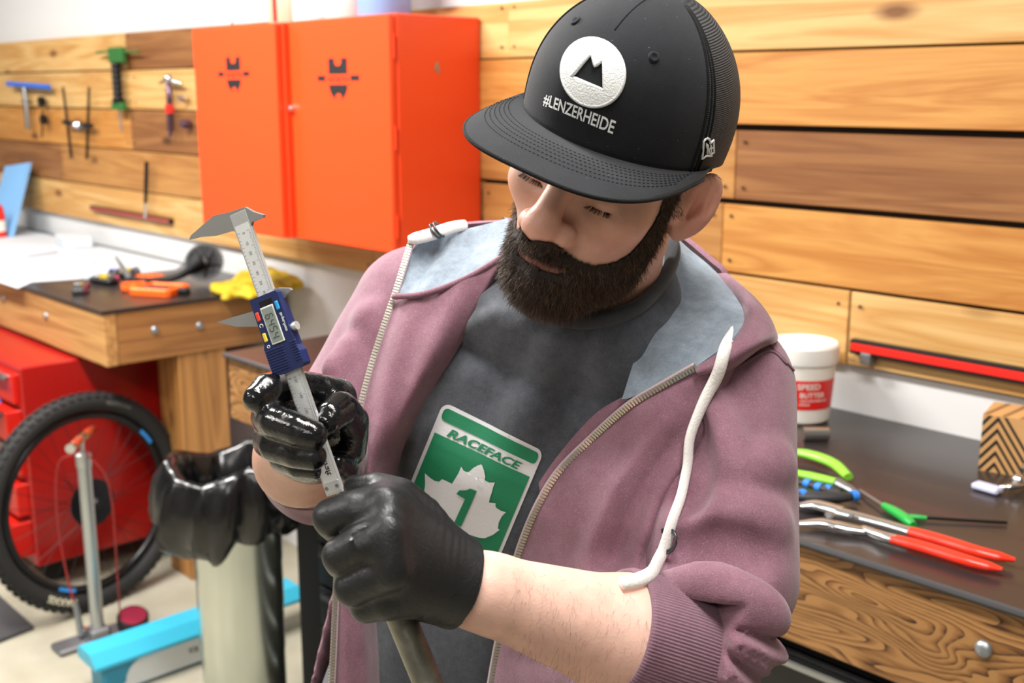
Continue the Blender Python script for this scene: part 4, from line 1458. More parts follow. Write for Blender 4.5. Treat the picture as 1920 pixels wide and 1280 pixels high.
def head_f(p):
    q = p.copy(); q[..., 0] = np.abs(q[..., 0])
    d = s_ell(p, (0, -.012, .052), (.075, .099, .086))
    d = smin(d, s_ell(p, (0, .026, -.018), (.063, .070, .078)), .03)
    d = smin(d, s_cap(q, (.049, .002, -.054), (.017, .068, -.080), .019, .017), .022)
    d = smin(d, s_ell(p, (0, .076, -.080), (.024, .020, .018)), .016)
    d = smin(d, s_ell(q, (.042, .064, -.006), (.023, .020, .019)), .022)
    d = smin(d, s_cap(q, (0, .090, .038), (.046, .070, .036), .011, .010), .014)
    d = smax(d, -s_ell(q, (.032, .103, .014), (.019, .019, .013)), .012)
    d = smin(d, s_ell(q, (.032, .0745, .010), (.0150, .0140, .0125)), .004)
    d = smin(d, s_ell(p, (0, .076, -.055), (.034, .030, .030)), .022)
    d = smin(d, s_cap(p, (0, .091, .030), (0, .114, -.008), .0085, .0125), .014)
    d = smin(d, s_ell(p, (0, .1185, -.017), (.0165, .0145, .0140)), .008)
    d = smin(d, s_ell(q, (.0165, .1050, -.0215), (.0100, .0130, .0105)), .005)
    d = smax(d, -s_ell(q, (.0078, .1085, -.0315), (.0045, .0065, .0042)), .003)
    d = smin(d, s_cap(q, (0, .1045, -.0555), (.021, .094, -.0600), .0052, .0030), .004)
    d = smin(d, s_cap(q, (0, .1025, -.0680), (.019, .093, -.0655), .0062, .0030), .004)
    d = smax(d, -s_cap(q, (0, .1110, -.0618), (.023, .0985, -.0630), .0016, .0010), .0015)
    # neck
    d = smin(d, s_cap(p, (0, -.020, -.045), NECK, .058, .060), .025)
    # ears
    f = math.radians(40)
    n = np.array([math.cos(f), math.sin(f), .04]); n /= np.linalg.norm(n)
    h = np.array([.05, -.24, .97]); h -= n * (h @ n); h /= np.linalg.norm(h)
    w = np.cross(h, n)                                   # points to the front edge of the ear
    Rm = np.stack([n, w, h])
    c = np.array([.0815, -.016, .001])
    e = s_ell(q, c, (.0072, .0195, .0325), Rm)
    e = smin(e, s_ell(q, c - h * .026 + w * .006, (.0055, .0095, .0110), Rm), .006)
    e = smax(e, -s_ell(q, c + n * .0070 + h * .005, (.0062, .0145, .0245), Rm), .0018)          # hollow inside the helix
    e = smin(e, s_cap(q, c + h * .017 - w * .002 + n * .0005, c - h * .010 - w * .0075 + n * .001, .0032, .0040), .003)   # antihelix
    e = smin(e, s_cap(q, c - h * .010 - w * .0075 + n * .001, c - h * .017 + w * .004 + n * .001, .0038, .0040), .003)
    e = smax(e, -s_ell(q, c + n * .0035 - h * .004 + w * .004, (.0075, .0070, .0105), Rm), .002)   # concha
    e = smin(e, s_cap(q, c - n * .005 + w * .012, np.array([.064, .004, -.004]), .0075, .013), .006)
    e = smin(e, s_ell(q, c + w * .0145 - h * .005 + n * .002, (.0040, .0035, .0060), Rm), .003)     # tragus
    return smin(d, e, .005)


V, Fq = surface_nets(head_f, (-.115, -.135, -.24), (.115, .145, .15), .0019)
V = smooth_np(V, Fq, 1, .4)
headV, headF = V, Fq
px_h = pxof(h2c(V))
# mirrored to his left side for the masks
Vm = V.copy(); Vm[:, 0] = np.abs(Vm[:, 0])
pm = pxof(h2c(Vm))
BEARD = [(1266, 345), (1243, 372), (1236, 395), (1223, 421), (1204, 449), (1181, 474), (1153, 490), (1116, 497), (1086, 488), (1064, 472), (1046, 458), (1028, 452),
         (880, 440), (880, 640), (1010, 598), (1060, 588), (1110, 574), (1150, 556), (1192, 525), (1220, 486), (1240, 448), (1252, 415), (1276, 362)]
LIPS = [(992, 482), (1012, 488), (1040, 499), (1066, 507), (1058, 512), (1036, 510), (1012, 501), (994, 493)]
bm_ = in_poly(pm[:, 0], pm[:, 1], BEARD) & (V[:, 1] > -.03) & (V[:, 2] < .06)
lip = in_poly(pm[:, 0], pm[:, 1], LIPS) & (V[:, 1] > .05)
# tint: warm skin, redder nose, ears, cheeks; pink lips; stubble shade round the beard
tint = np.tile(np.array(lin('#dfb09a')[:3]), (len(V), 1))
red = np.exp(-(((Vm - [0, .115, -.015]) / [.018, .02, .02]) ** 2).sum(1)) + .9 * np.exp(-(((Vm - [.083, -.016, 0]) / [.02, .03, .04]) ** 2).sum(1)) + .45 * np.exp(-(((Vm - [.045, .07, -.015]) / [.02, .03, .02]) ** 2).sum(1))
red = np.clip(red, 0, 1)[:, None]
tint = tint * (1 - .75 * red) + np.array(lin('#d68a7a')[:3]) * .75 * red
tint[lip] = lin('#a3675c')[:3]
tint[bm_ & ~lip] = lin('#2c1d15')[:3]
for _ in range(3):                                        # soften the borders
    E = np.concatenate([Fq[:, [0, 1]], Fq[:, [1, 2]], Fq[:, [2, 3]], Fq[:, [3, 0]]])
    s = np.zeros_like(tint); cnt = np.bincount(E.ravel(), minlength=len(V))[:, None] + 1e-9
    np.add.at(s, E[:, 0], tint[E[:, 1]]); np.add.at(s, E[:, 1], tint[E[:, 0]])
    tint = .5 * tint + .5 * s / cnt
headW = h2c(V)

# ------------------------------------------------------------------ torso frame
T_UP = np.array([.25, .93, -.27]); T_UP /= np.linalg.norm(T_UP)
T_L = np.array([.87, -.30, -.39]); T_L -= T_UP * (T_L @ T_UP); T_L /= np.linalg.norm(T_L)
T_F = -np.cross(T_L, T_UP); T_F /= np.linalg.norm(T_F)
if T_F[2] > 0: T_F = -T_F
T_O = np.array([.068, .005, 1.165])                 # middle of the shoulder line
SHL = P(1352, 730, 1.095); ELL = P(1335, 1248, .945); WRL = P(893, 1104, .862)
SHR = P(790, 590, 1.275); ELR = P(606, 866, 1.225); WRR = P(585, 822, .985)


def body_f(p):
    hip = T_O - T_UP * .48
    d = s_cap(p, T_O - T_UP * .05 - T_F * .01, hip, .10, .10)
    d = smin(d, s_cap(p, T_O + T_L * .10 - T_UP * .12, hip + T_L * .07, .075, .085), .05)
    d = smin(d, s_cap(p, T_O - T_L * .10 - T_UP * .12, hip - T_L * .07, .075, .085), .05)
    d = smin(d, s_cap(p, SHL, SHR, .045, .045), .05)
    d = smin(d, s_cap(p, T_O, P(1105, 600, 1.15), .06, .05), .04)
    d = smin(d, s_cap(p, SHL, P(1352, 1110, 1.0), .048, .036), .03)
    d = smin(d, s_cap(p, P(1352, 1110, 1.0), ELL, .036, .030), .02)
    d = smin(d, s_cap(p, SHR, ELR, .048, .042), .03)
    d = smin(d, s_cap(p, ELR, WRR, .043, .030), .02)
    dn = np.array([0, -math.cos(PITCH), math.sin(PITCH)])
    foot = T_O - T_UP * .48 + dn * .92
    for s in (-1, 1):
        hp = hip + T_L * .09 * s
        kn = hp + dn * .42 + T_F * .02; an = hp + dn * .82
        d = smin(d, s_cap(p, hp, kn, .085, .058), .04)
        d = smin(d, s_cap(p, kn, an, .056, .038), .03)
    return d


V, Fq = surface_nets(body_f, (-.42, -1.45, .85), (.36, .12, 1.65), .016)
coarse = (V, Fq)


def fore_f(p):                                          # his left forearm, bare
    ax = WRL - ELL
    d = s_cap(p, ELL + ax * .16, ELL + ax * .35, .046, .0485)
    d = smin(d, s_cap(p, ELL + ax * .35, ELL + ax * .97, .0485, .0285), .02)
    d = smin(d, s_cap(p, ELL + ax * .95, WRL - (.012, -.002, .004), .0280, .026), .012)
    return d


V2, F2 = surface_nets(fore_f, (-.11, -.42, .78), (.30, -.12, 1.09), .0042)


def fore_r(p):
    return smin(s_cap(p, P(600, 880, 1.20), P(568, 858, 1.045), .044, .0425), s_cap(p, P(566, 860, 1.045), P(588, 815, .97), .0425, .033), .01)


V3, F3 = surface_nets(fore_r, (-.27, -.17, .90), (-.09, .0, 1.30), .0045)
VV = np.concatenate([headW, coarse[0], V2, V3])
n1 = len(headW); n2 = n1 + len(coarse[0]); n3 = n2 + len(V2)
FF = np.concatenate([headF, coarse[1] + n1, F2 + n2, F3 + n3])
tt = np.concatenate([tint, np.tile(lin('#d8ab98')[:3], (len(coarse[0]), 1)), np.tile(lin('#dfb6a5')[:3], (len(V2), 1)), np.tile(lin('#c79a86')[:3], (len(V3), 1))])
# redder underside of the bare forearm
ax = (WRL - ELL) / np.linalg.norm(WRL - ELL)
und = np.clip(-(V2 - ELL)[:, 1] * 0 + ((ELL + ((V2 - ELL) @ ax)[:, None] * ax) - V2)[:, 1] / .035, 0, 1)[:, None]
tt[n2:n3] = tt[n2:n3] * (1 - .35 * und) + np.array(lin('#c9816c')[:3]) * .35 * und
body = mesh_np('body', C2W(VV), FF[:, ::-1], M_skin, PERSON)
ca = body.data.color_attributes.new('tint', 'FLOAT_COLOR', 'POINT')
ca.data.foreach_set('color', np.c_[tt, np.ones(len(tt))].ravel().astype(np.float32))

# ------------------------------------------------------------------ beard
keep = bm_ & ~lip
V = headV
nrm = np.zeros_like(V)
fn_ = np.cross(V[headF[:, 1]] - V[headF[:, 0]], V[headF[:, 3]] - V[headF[:, 0]])
for k in range(4): np.add.at(nrm, headF[:, k], fn_)
nrm /= np.linalg.norm(nrm, axis=1)[:, None] + 1e-12
if (nrm * V).sum(1).mean() < 0: nrm = -nrm
dist = keep.astype(float)
E = np.concatenate([headF[:, [0, 1]], headF[:, [1, 2]], headF[:, [2, 3]], headF[:, [3, 0]]])
cnt = np.bincount(E.ravel(), minlength=len(V)) + 1e-9
for _ in range(14):
    s = np.zeros(len(V)); np.add.at(s, E[:, 0], dist[E[:, 1]]); np.add.at(s, E[:, 1], dist[E[:, 0]])
    dist = np.where(keep, .4 * dist + .6 * s / cnt, 0)
inner = np.clip((dist - .35) / .6, 0, 1)
chin = np.exp(-(((Vm - [0, .085, -.085]) / [.05, .05, .035]) ** 2).sum(1))
jawz = np.clip((-.03 - V[:, 2]) / .05, 0, 1)
tk = (.0010 + inner * (.0015 + .0018 * jawz + .003 * chin))
bV = V + nrm * tk[:, None] + np.outer(inner * chin * .003, [0, .006, -1.0]) + np.outer(inner * jawz * .001, [0, .3, -1])
bV = bV + nrm * (.0016 * noise3(V.astype(np.float32), 330, 11) * inner)[:, None]
fk = keep[headF].all(1)
used = np.unique(headF[fk]); rm = -np.ones(len(V), int); rm[used] = np.arange(len(used))
beard = mesh_np('beard', C2W(h2c(bV[used])), rm[headF[fk]][:, ::-1], mat('beard_base', '#231811', .8), PERSON)


def strands(name, roots, dirs, length, rad, material, parent, gravity, curl=.35, seg=3, rng=RNG):
    """thin tapering three-sided hairs; roots/dirs in head space"""
    n = len(roots)
    Vs = np.zeros((n, (seg + 1) * 3, 3))
    d = dirs / (np.linalg.norm(dirs, axis=1)[:, None] + 1e-9)
    p = roots.copy()
    side = np.cross(d, rng.normal(size=(n, 3))); side /= np.linalg.norm(side, axis=1)[:, None] + 1e-9
    bend = rng.normal(size=(n, 3)) * curl
    for k in range(seg + 1):
        r = rad * (1 - .75 * k / seg)
        b = np.cross(d, side); b /= np.linalg.norm(b, axis=1)[:, None] + 1e-9
        for j in range(3):
            q = 2 * math.pi * j / 3
            Vs[:, k * 3 + j] = p + (side * math.cos(q) + b * math.sin(q)) * (r if np.isscalar(r) else r[:, None])
        p = p + d * (length / seg)[:, None]
        d = d + bend / seg + np.asarray(gravity) / seg
        d /= np.linalg.norm(d, axis=1)[:, None] + 1e-9
    base = []
    for k in range(seg):
        for j in range(3):
            base.append((k * 3 + j, k * 3 + (j + 1) % 3, (k + 1) * 3 + (j + 1) % 3, (k + 1) * 3 + j))
    base = np.array(base)
    Fs = (base[None] + (np.arange(n) * (seg + 1) * 3)[:, None, None]).reshape(-1, 4)
    o = mesh_np(name, C2W(h2c(Vs.reshape(-1, 3))), Fs, material, parent)
    o['kind'] = 'stuff'
    return o


ui = np.where(keep)[0]
wgt = (.9 + .3 * inner[ui]); wgt /= wgt.sum()
for nh, ml, sc, rr_, cu in ((10500, M_hair, 1.0, .00022, .35), (6500, mat('beard_hair_brown', '#624832', .42, spec=.5), 1.0, .00021, .45), (1300, M_hair2, 1.25, .00017, .8)):
    pick = RNG.choice(ui, nh, p=wgt)
    x_ = V[pick, 0]
    gdir = np.stack([x_ * 2.0, .25 + 0 * x_, -1.0 + 0 * x_], 1)
    gdir[V[pick, 1] < .055, 1] = .05
    dd = nrm[pick] * .42 + gdir * .75 + RNG.normal(size=(nh, 3)) * .30
    ln = (.0040 + .0036 * inner[pick] + .0040 * chin[pick] * inner[pick]) * RNG.uniform(.6, 1.35, nh) * sc
    root = bV[pick] - nrm[pick] * .0012 + RNG.normal(size=(nh, 3)) * .0008
    strands('beard_hairs', root, dd, ln, rr_, ml, beard, (0, .1, -.35), cu)
# lashes and brows of the lowered eyes
lr, ldir = [], []
for s in (-1, 1):
    for i in range(110):
        a = random.uniform(-.9, .9)
        lr.append((s * (.032 + .0135 * a), .0880 - .0045 * a * a, .0055)); ldir.append((s * .5 * a, .8, -.75))
lr = np.array(lr)
strands('eyelashes', lr, np.array(ldir), np.full(len(lr), .0055), .00022, M_hair, PERSON, (0, .2, .3), .1)
er, ed = [], []
for s in (-1, 1):
    for i in range(260):
        a = random.uniform(0, 1)
        er.append((s * (.012 + .040 * a), .0985 - .020 * a ** 1.6 + .001, .036 + .005 * math.sin(a * 2.4) + random.uniform(-.003, .003))); ed.append((s * 1.0, .25, .25 - .5 * a))
strands('eyebrows', np.array(er), np.array(ed) + RNG.normal(size=(len(er), 3)) * .2, np.full(len(er), .008), .00022, M_hair, PERSON, (0, 0, 0), .1)
# cropped hair above the ears and sideburns
hp = np.where((V[:, 2] > -.005) & (V[:, 2] < .06) & (np.abs(V[:, 0]) > .045) & (V[:, 1] < .026) & (V[:, 1] > -.11) & ((V[:, 1] > .006) | (V[:, 2] > .030) | (V[:, 1] < -.04)))[0]
pick = RNG.choice(hp, 3500)
strands('cropped_hair', V[pick], nrm[pick] * .35 + np.array([0, -.35, -.7]) + RNG.normal(size=(len(pick), 3)) * .15, np.full(len(pick), .007), .00022, M_hair, PERSON, (0, 0, -.2), .1)

# ------------------------------------------------------------------ cap
CAP = empty('cap', PERSON.location)
CAP.parent = PERSON; CAP.matrix_parent_inverse = Matrix.Translation(-PERSON.location)
CAP['label'] = 'black trucker cap with round white mountain badge'
nphi, nt_ = 120, 34


def crown(phi, t):
    """phi 0 = front; t 0 base .. 1 top"""
    c, s = np.cos(phi), np.sin(phi)
    front = np.clip(c, 0, 1)
    a = .0885 + .002 * front; b = np.where(c > 0, .107, .108)
    pw = 2.35 + 1.3 * front ** 2
    r = np.power(np.clip(1 - np.power(t, pw), 0, 1), 1 / (2.0 + .25 * front))
    bul = 1 + .035 * np.sin(math.pi * np.clip(t * 1.15, 0, 1)) * (1 - front)
    zb = .044 + .012 * front - .020 * np.clip(-c, 0, 1)
    zt = .168
    x = a * s * r * bul; y = -.004 + b * c * r * bul
    z = zb + (zt - zb) * t
    return np.stack([x, y, z], -1)


ph = np.linspace(0, 2 * math.pi, nphi, endpoint=False)
ts = np.concatenate([np.linspace(0, .9, nt_ - 8, endpoint=False), np.linspace(.9, 1, 8)])
G = np.array([crown(ph, np.full(nphi, t)) for t in ts])
inn = np.array([crown(ph, np.full(nphi, t)) * [.965, .965, 1] - [0, 0, .002] for t in (0, .25)])


def grid_mesh(name, G, cols, material, parent, close=True):
    m, n = G.shape[:2]
    V = h2c(G.reshape(-1, 3)); Fs = []
    for i in range(m - 1):
        for k in cols:
            k2 = (k + 1) % n
            Fs.append((i * n + k, i * n + k2, (i + 1) * n + k2, (i + 1) * n + k))
    u_ = sorted({i for f in Fs for i in f}); r = {o: i for i, o in enumerate(u_)}
    return mesh_np(name, C2W(V[u_]), [tuple(r[i] for i in f) for f in Fs], material, parent)


# panels: front twill from -62 to +62 degrees, the rest mesh
fr_cols = [k for k in range(nphi) if min(k + .5, nphi - k - .5) * 360 / nphi < 66]
bk_cols = [k for k in range(nphi) if k not in fr_cols]
G2 = np.concatenate([inn[::-1], G])
front_panel = grid_mesh('front_panel', G2, fr_cols, M_cap, CAP)


def mesh_mat():
    m = bpy.data.materials.new('cap_netting'); MATS['cap_netting'] = m
    m.use_nodes = True
    nt = m.node_tree; N, L = nt.nodes, nt.links
    b = N['Principled BSDF']; b.inputs['Base Color'].default_value = lin('#131316'); b.inputs['Roughness'].default_value = .6
    at = N.new('ShaderNodeAttribute'); at.attribute_name = 'net'
    w = N.new('ShaderNodeTexWave'); w.inputs['Scale'].default_value = 1.0; w.wave_profile = 'SIN'; w.bands_direction = 'Y'
    L.new(at.outputs['Vector'], w.inputs['Vector'])
    w2 = N.new('ShaderNodeTexWave'); w2.inputs['Scale'].default_value = 1.0; w2.bands_direction = 'X'
    L.new(at.outputs['Vector'], w2.inputs['Vector'])
    ad = N.new('ShaderNodeMath'); ad.operation = 'MULTIPLY_ADD'; ad.inputs[1].default_value = .45
    L.new(w2.outputs['Fac'], ad.inputs[0]); L.new(w.outputs['Fac'], ad.inputs[2])
    r = N.new('ShaderNodeValToRGB'); r.color_ramp.elements[0].color = lin('#050506'); r.color_ramp.elements[1].color = lin('#2a2b2e')
    L.new(ad.outputs[0], r.inputs[0]); L.new(r.outputs[0], b.inputs['Base Color'])
    bp = N.new('ShaderNodeBump'); bp.inputs['Strength'].default_value = .8; bp.inputs['Distance'].default_value = .0015
    L.new(ad.outputs[0], bp.inputs['Height']); L.new(bp.outputs[0], b.inputs['Normal'])
    return m


back_panel = grid_mesh('mesh_panel', G2, bk_cols, mesh_mat(), CAP)
Vb = np.array([v.co for v in back_panel.data.vertices]); Vl = c2h(np.stack([(Vb - CAM) @ CR, (Vb - CAM) @ CU, (Vb - CAM) @ CF], -1))
net = np.stack([np.arctan2(Vl[:, 0], Vl[:, 1]) * 14, (Vl[:, 2]) * 200, 0 * Vl[:, 0]], -1)
at = back_panel.data.attributes.new('net', 'FLOAT_VECTOR', 'POINT'); at.data.foreach_set('vector', net.ravel().astype(np.float32))
# seams: edge of the front panel, centre seam, sweat edge
for sgn in (-1, 1):
    for off in (0, 3.2, 6.0):
        a = math.radians(66 + off) * sgn
        pts = np.array([crown(np.array(a), np.array(t)) * [1.004, 1.004, 1] for t in np.linspace(0, .97, 40)])
        MB().tube(C2W(h2c(pts)), .0011 if off else .0016, 6).build('seam', M_mesh, CAP, smooth=True)
pts = np.array([crown(np.array(0.0), np.array(t)) for t in np.linspace(.80, 1, 24)])
MB().tube(C2W(h2c(pts)), .0007, 6).build('seam', M_mesh, CAP, smooth=True)
MB().ball((0, 0, 0), 1).add([], [])
btn = MB().ball(C2W(h2c((0, -.004, .169))), .0075)
btn.build('button', M_cap, CAP, smooth=True)
for a, t in ((-.55, .74), (.50, .72)):
    c0 = crown(np.array(a), np.array(t)); c1 = crown(np.array(a + .01), np.array(t)); c2 = crown(np.array(a), np.array(t + .01))
    nn = np.cross(c1 - c0, c2 - c0); nn /= np.linalg.norm(nn); nn = nn if nn @ c0 > 0 else -nn
    cw, nw = C2W(h2c(c0 + nn * .0006)), None
    nw = C2W(h2c(c0 + nn * .01)) - cw
    MB().lathe([(.0018, 0.0), (.0030, .0012), (.0042, .0006), (.0046, -.001)], cw, nw, 16).build('eyelet', M_cap, CAP, smooth=True)
# brim
nb_, mb_ = 49, 16
Bt = []
for j in range(mb_):
    v = j / (mb_ - 1)
    row = []
    for i in range(nb_):
        u = -1 + 2 * i / (nb_ - 1)
        a = u * math.radians(88)
        base = crown(np.array(a), np.array(0.0)) * [.99, .99, 1]
        w = .088 * math.sin(a) if abs(u) < 1 else .088 * u
        L_ = .072 * (1 - abs(u) ** 3.2)
        wx = .0925 * np.sign(u) * (1 - (1 - abs(u)) ** 1.55)
        yo = base[1] * 0 + (.032 + .145 * (1 - abs(u) ** 2.6) ** .62)
        out = np.array([wx, yo, .054 - .002 * u * u])
        p_ = base * (1 - v) + out * v
        p_[2] = base[2] * (1 - v) + out[2] * v - .004 * u * u * v + .004 * math.sin(math.pi * v) - .002 * v
        row.append(p_)
    Bt.append(row)
Bt = np.array(Bt)
th = .0032
Vb = np.concatenate([Bt.reshape(-1, 3), (Bt - [0, 0, th]).reshape(-1, 3)])
Fs = []
Nn = nb_ * mb_
for j in range(mb_ - 1):
    for i in range(nb_ - 1):
        a, b, c_, d_ = j * nb_ + i, j * nb_ + i + 1, (j + 1) * nb_ + i + 1, (j + 1) * nb_ + i
        Fs += [(a, b, c_, d_), (Nn + d_, Nn + c_, Nn + b, Nn + a)]
ed_ = [j * nb_ for j in range(mb_)] + [(mb_ - 1) * nb_ + i for i in range(1, nb_)] + [j * nb_ + nb_ - 1 for j in range(mb_ - 2, -1, -1)]
for a, b in zip(ed_[:-1], ed_[1:]): Fs.append((a, b, Nn + b, Nn + a))
bo_ = MB(); bo_.add(C2W(h2c(Vb)), Fs)
brim = bo_.build('brim', M_cap, CAP, smooth=True, auto=50)
for v in (.30, .38, .46, .54, .62, .70):
    j = v * (mb_ - 1); j0 = int(j); f_ = j - j0
    line = Bt[j0] * (1 - f_) + Bt[j0 + 1] * f_ + [0, 0, .0002]
    seg = MB()
    L2 = spline(line[3:-3], 3)
    for k in range(0, len(L2) - 2, 2):
        seg.tube(C2W(h2c(L2[k:k + 2])), .00035, 4)
    o = seg.build('stitching', M_mesh, brim); o['kind'] = 'stuff'
o = MB().tube(C2W(h2c(spline(Bt[-1] - [0, 0, th / 2], 2))), .0019, 6).build('brim_piping', M_mesh, CAP, smooth=True)

# embroidery
cap_bvh = bvh_of(front_panel, back_panel)


def circ2(r, n=56): return [(r * math.cos(2 * math.pi * i / n), r * math.sin(2 * math.pi * i / n)) for i in range(n)]


# badge: the white disc with a mountain cut out, in a unit square mapped on four picture points
mount = [(-.655, -.256), (-.12, .57), (.04, .20), (.28, .44), (.43, -.465)]
V2d, T2d = poly2d(circ2(1.0), mount[::-1])
V2d, T2d = fine(V2d, T2d, .09)
Hm = homog([(-1, 0), (1, 0), (0, 1), (0, -1)], [(1055, 124), (1171, 148), (1121, 74), (1105, 199)])
wrap('badge', apply_h(Hm, V2d), T2d, cap_bvh, M_thread, CAP, .0030)
ring_px = apply_h(Hm, np.array(circ2(.97, 72)))


def drop(px, py, bvh, lift):
    r = Vector(ray(px, py)).normalized()
    loc, nor, _, _ = bvh.ray_cast(Vector(CAM), r)
    if loc is None: return None
    if nor.dot(r) > 0: nor = -nor
    return np.array(loc + nor * lift)


pts = [drop(x, y, cap_bvh, .0014) for x, y in ring_px]
MB().tube([q for q in pts if q is not None], .0019, 8, closed=True).build('badge_edge', M_thread, CAP, smooth=True)
pts = [drop(x, y, cap_bvh, .0014) for x, y in apply_h(Hm, np.concatenate([np.linspace(mount[i], mount[(i + 1) % 5], 8, endpoint=False) for i in range(5)]))]
MB().tube(pts, .0015, 8, closed=True).build('badge_edge', M_thread, CAP, smooth=True)
V2d, T2d = text2d('#LENZERHEIDE', 1.0, .018)
wd_ = V2d[:, 0].max() - V2d[:, 0].min(); V2d[:, 0] = (V2d[:, 0] - V2d[:, 0].mean()) / wd_
V2d[:, 0] -= (V2d[:, 0].max() + V2d[:, 0].min()) / 2
V2d[:, 1] -= .0; V2d[:, 1] /= .72
V2d, T2d = fine(V2d, T2d, .04)
Hm = homog([(-.5, .5), (.5, .5), (.5, -.5), (-.5, -.5)], [(1024, 174), (1156, 226), (1149, 250), (1020, 195)])
wrap('cap_lettering', apply_h(Hm, V2d), T2d, cap_bvh, M_thread, CAP, .0012, smooth=False)
# small flag emblem on the side
fl_px = [(1315, 297), (1318, 264), (1323, 258), (1328, 260), (1330, 268), (1336, 262), (1337, 285), (1330, 288), (1333, 291), (1322, 291)]
pts = [drop(x, y, cap_bvh, .001) for x, y in np.concatenate([np.linspace(fl_px[i], fl_px[(i + 1) % len(fl_px)], 4, endpoint=False) for i in range(len(fl_px))])]
MB().tube([q for q in pts if q is not None], .0010, 6, closed=True).build('side_emblem', M_thread, CAP, smooth=True)
for seg in (((1323, 268), (1325, 288)), ((1325, 270), (1329, 287)), ((1331, 271), (1332, 286)), ((1329, 278), (1335, 276))):
    pts = [drop(x, y, cap_bvh, .001) for x, y in np.linspace(seg[0], seg[1], 5)]
    pts = [q for q in pts if q is not None]
    if len(pts) > 1: MB().tube(pts, .0007, 6).build('side_emblem', M_thread, CAP, smooth=True)

# ------------------------------------------------------------------ t-shirt
def shirt_pt(v, psi):
    """v metres below the shoulder line, psi around the chest (0 = front)"""
    c = T_O - T_UP * v
    b = np.interp(v, [-.04, 0, .05, .12, .25, .6], [.045, .075, .105, .122, .125, .13])
    a = np.interp(v, [-.04, 0, .06, .2, .6], [.075, .14, .178, .182, .178])
    return c + T_L * (a * math.sin(psi)) + T_F * (b * math.cos(psi))


def shirt_disp(v, psi):
    f = 0
    f += .0085 * math.sin(psi * 10.0 + 1.2 - v * 4) * math.exp(-((v - .055) / .05) ** 2) * math.exp(-(psi / .8) ** 2)
    f += .0030 * math.sin(psi * 17.0 + .3 + v * 9) * math.exp(-((v - .05) / .06) ** 2)
    f += .005 * math.sin(v * 26 + psi * 5) * math.exp(-((v - .40) / .14) ** 2)
    return f


nv_, np_ = 110, 150
ps_ = np.linspace(-math.pi, math.pi, np_, endpoint=False)
loop_k = [P(1120, 430, 1.235), P(1000, 442, 1.215), P(948, 500, 1.150), P(975, 566, 1.088), P(1062, 606, 1.054), P(1185, 586, 1.056), P(1257, 500, 1.120), P(1236, 440, 1.195)]
loop = spline(np.array(loop_k), 30, closed=True)                 # neck opening, starting at the nape
loop = loop[np.linspace(0, len(loop), np_, endpoint=False).astype(int)]
vs_ = np.concatenate([np.full(10, .03), np.linspace(.03, .56, nv_ - 10)])
G = np.zeros((nv_, np_, 3))
for i, v in enumerate(vs_):
    for j, ps in enumerate(ps_):
        rad = T_L * math.sin(ps) + T_F * math.cos(ps)
        p0 = shirt_pt(v, ps)
        if i < 10:
            t = i / 10
            p0 = loop[j] * (1 - t) + p0 * t + (T_F * .010 + T_UP * .012) * math.sin(math.pi * t) * (1 if abs(ps) < 1.7 else 0)
            amp = t
        else: amp = 1
        G[i, j] = p0 + rad * (amp * shirt_disp(v, ps) if abs(ps) < 2 else 0)
Fs = [(i * np_ + j, i * np_ + (j + 1) % np_, (i + 1) * np_ + (j + 1) % np_, (i + 1) * np_ + j) for i in range(nv_ - 1) for j in range(np_)]
SHIRT = mesh_np('t_shirt', C2W(G.reshape(-1, 3)), Fs, M_shirt, PERSON)
SHIRT['label'] = 'charcoal t-shirt with green road sign print'
shirt_bvh = bvh_of(SHIRT)


def dshirt(px, py, lift=0.0):
    q = drop(px, py, shirt_bvh, 0)
    return 1.2 if q is None else float((q - CAM) @ CF) - lift


cl = loop + (T_UP * .002)
MB().tube(C2W(cl), .0115, 10, flat=.6, up=-CF, closed=True).build('collar', fabric('tshirt_rib', '#34373c', '#44474c', weave=1500), SHIRT, smooth=True)

# print: outlines in a unit frame (x 0..1 across, y 0..1.18 down), mapped on the chest
Hs = homog([(0, 0), (1, 0), (1, .62), (0, .86)], [(834, 755), (1019, 847), (986, 930), (766, 925)])
Hs = homog([(0, 0), (1, 0), (1, 1.05), (0, 1.05)], [(833, 753), (1020, 846), (934, 1052), (741, 978)])
M_green = mat('print_green', '#0f7a52', .65, bump=(300, .1)); M_pw = mat('print_white', '#d9dadd', .65, bump=(300, .1), vary=(70, '#b4b5b8', .62, .8))


def rrect(x0, y0, x1, y1, r, n=5):
    o = []
    for cx, cy, a in ((x1 - r, y0 + r, -90), (x1 - r, y1 - r, 0), (x0 + r, y1 - r, 90), (x0 + r, y0 + r, 180)):
        for i in range(n + 1):
            q = math.radians(a + 90 * i / n); o.append((cx + r * math.cos(q), cy + r * math.sin(q)))
    return o


def shirt_print(name, loops, m, lift):
    V, T = fine(*poly2d(*loops), .035)
    return wrap(name, apply_h(Hs, V), T, shirt_bvh, m, SHIRT, lift)


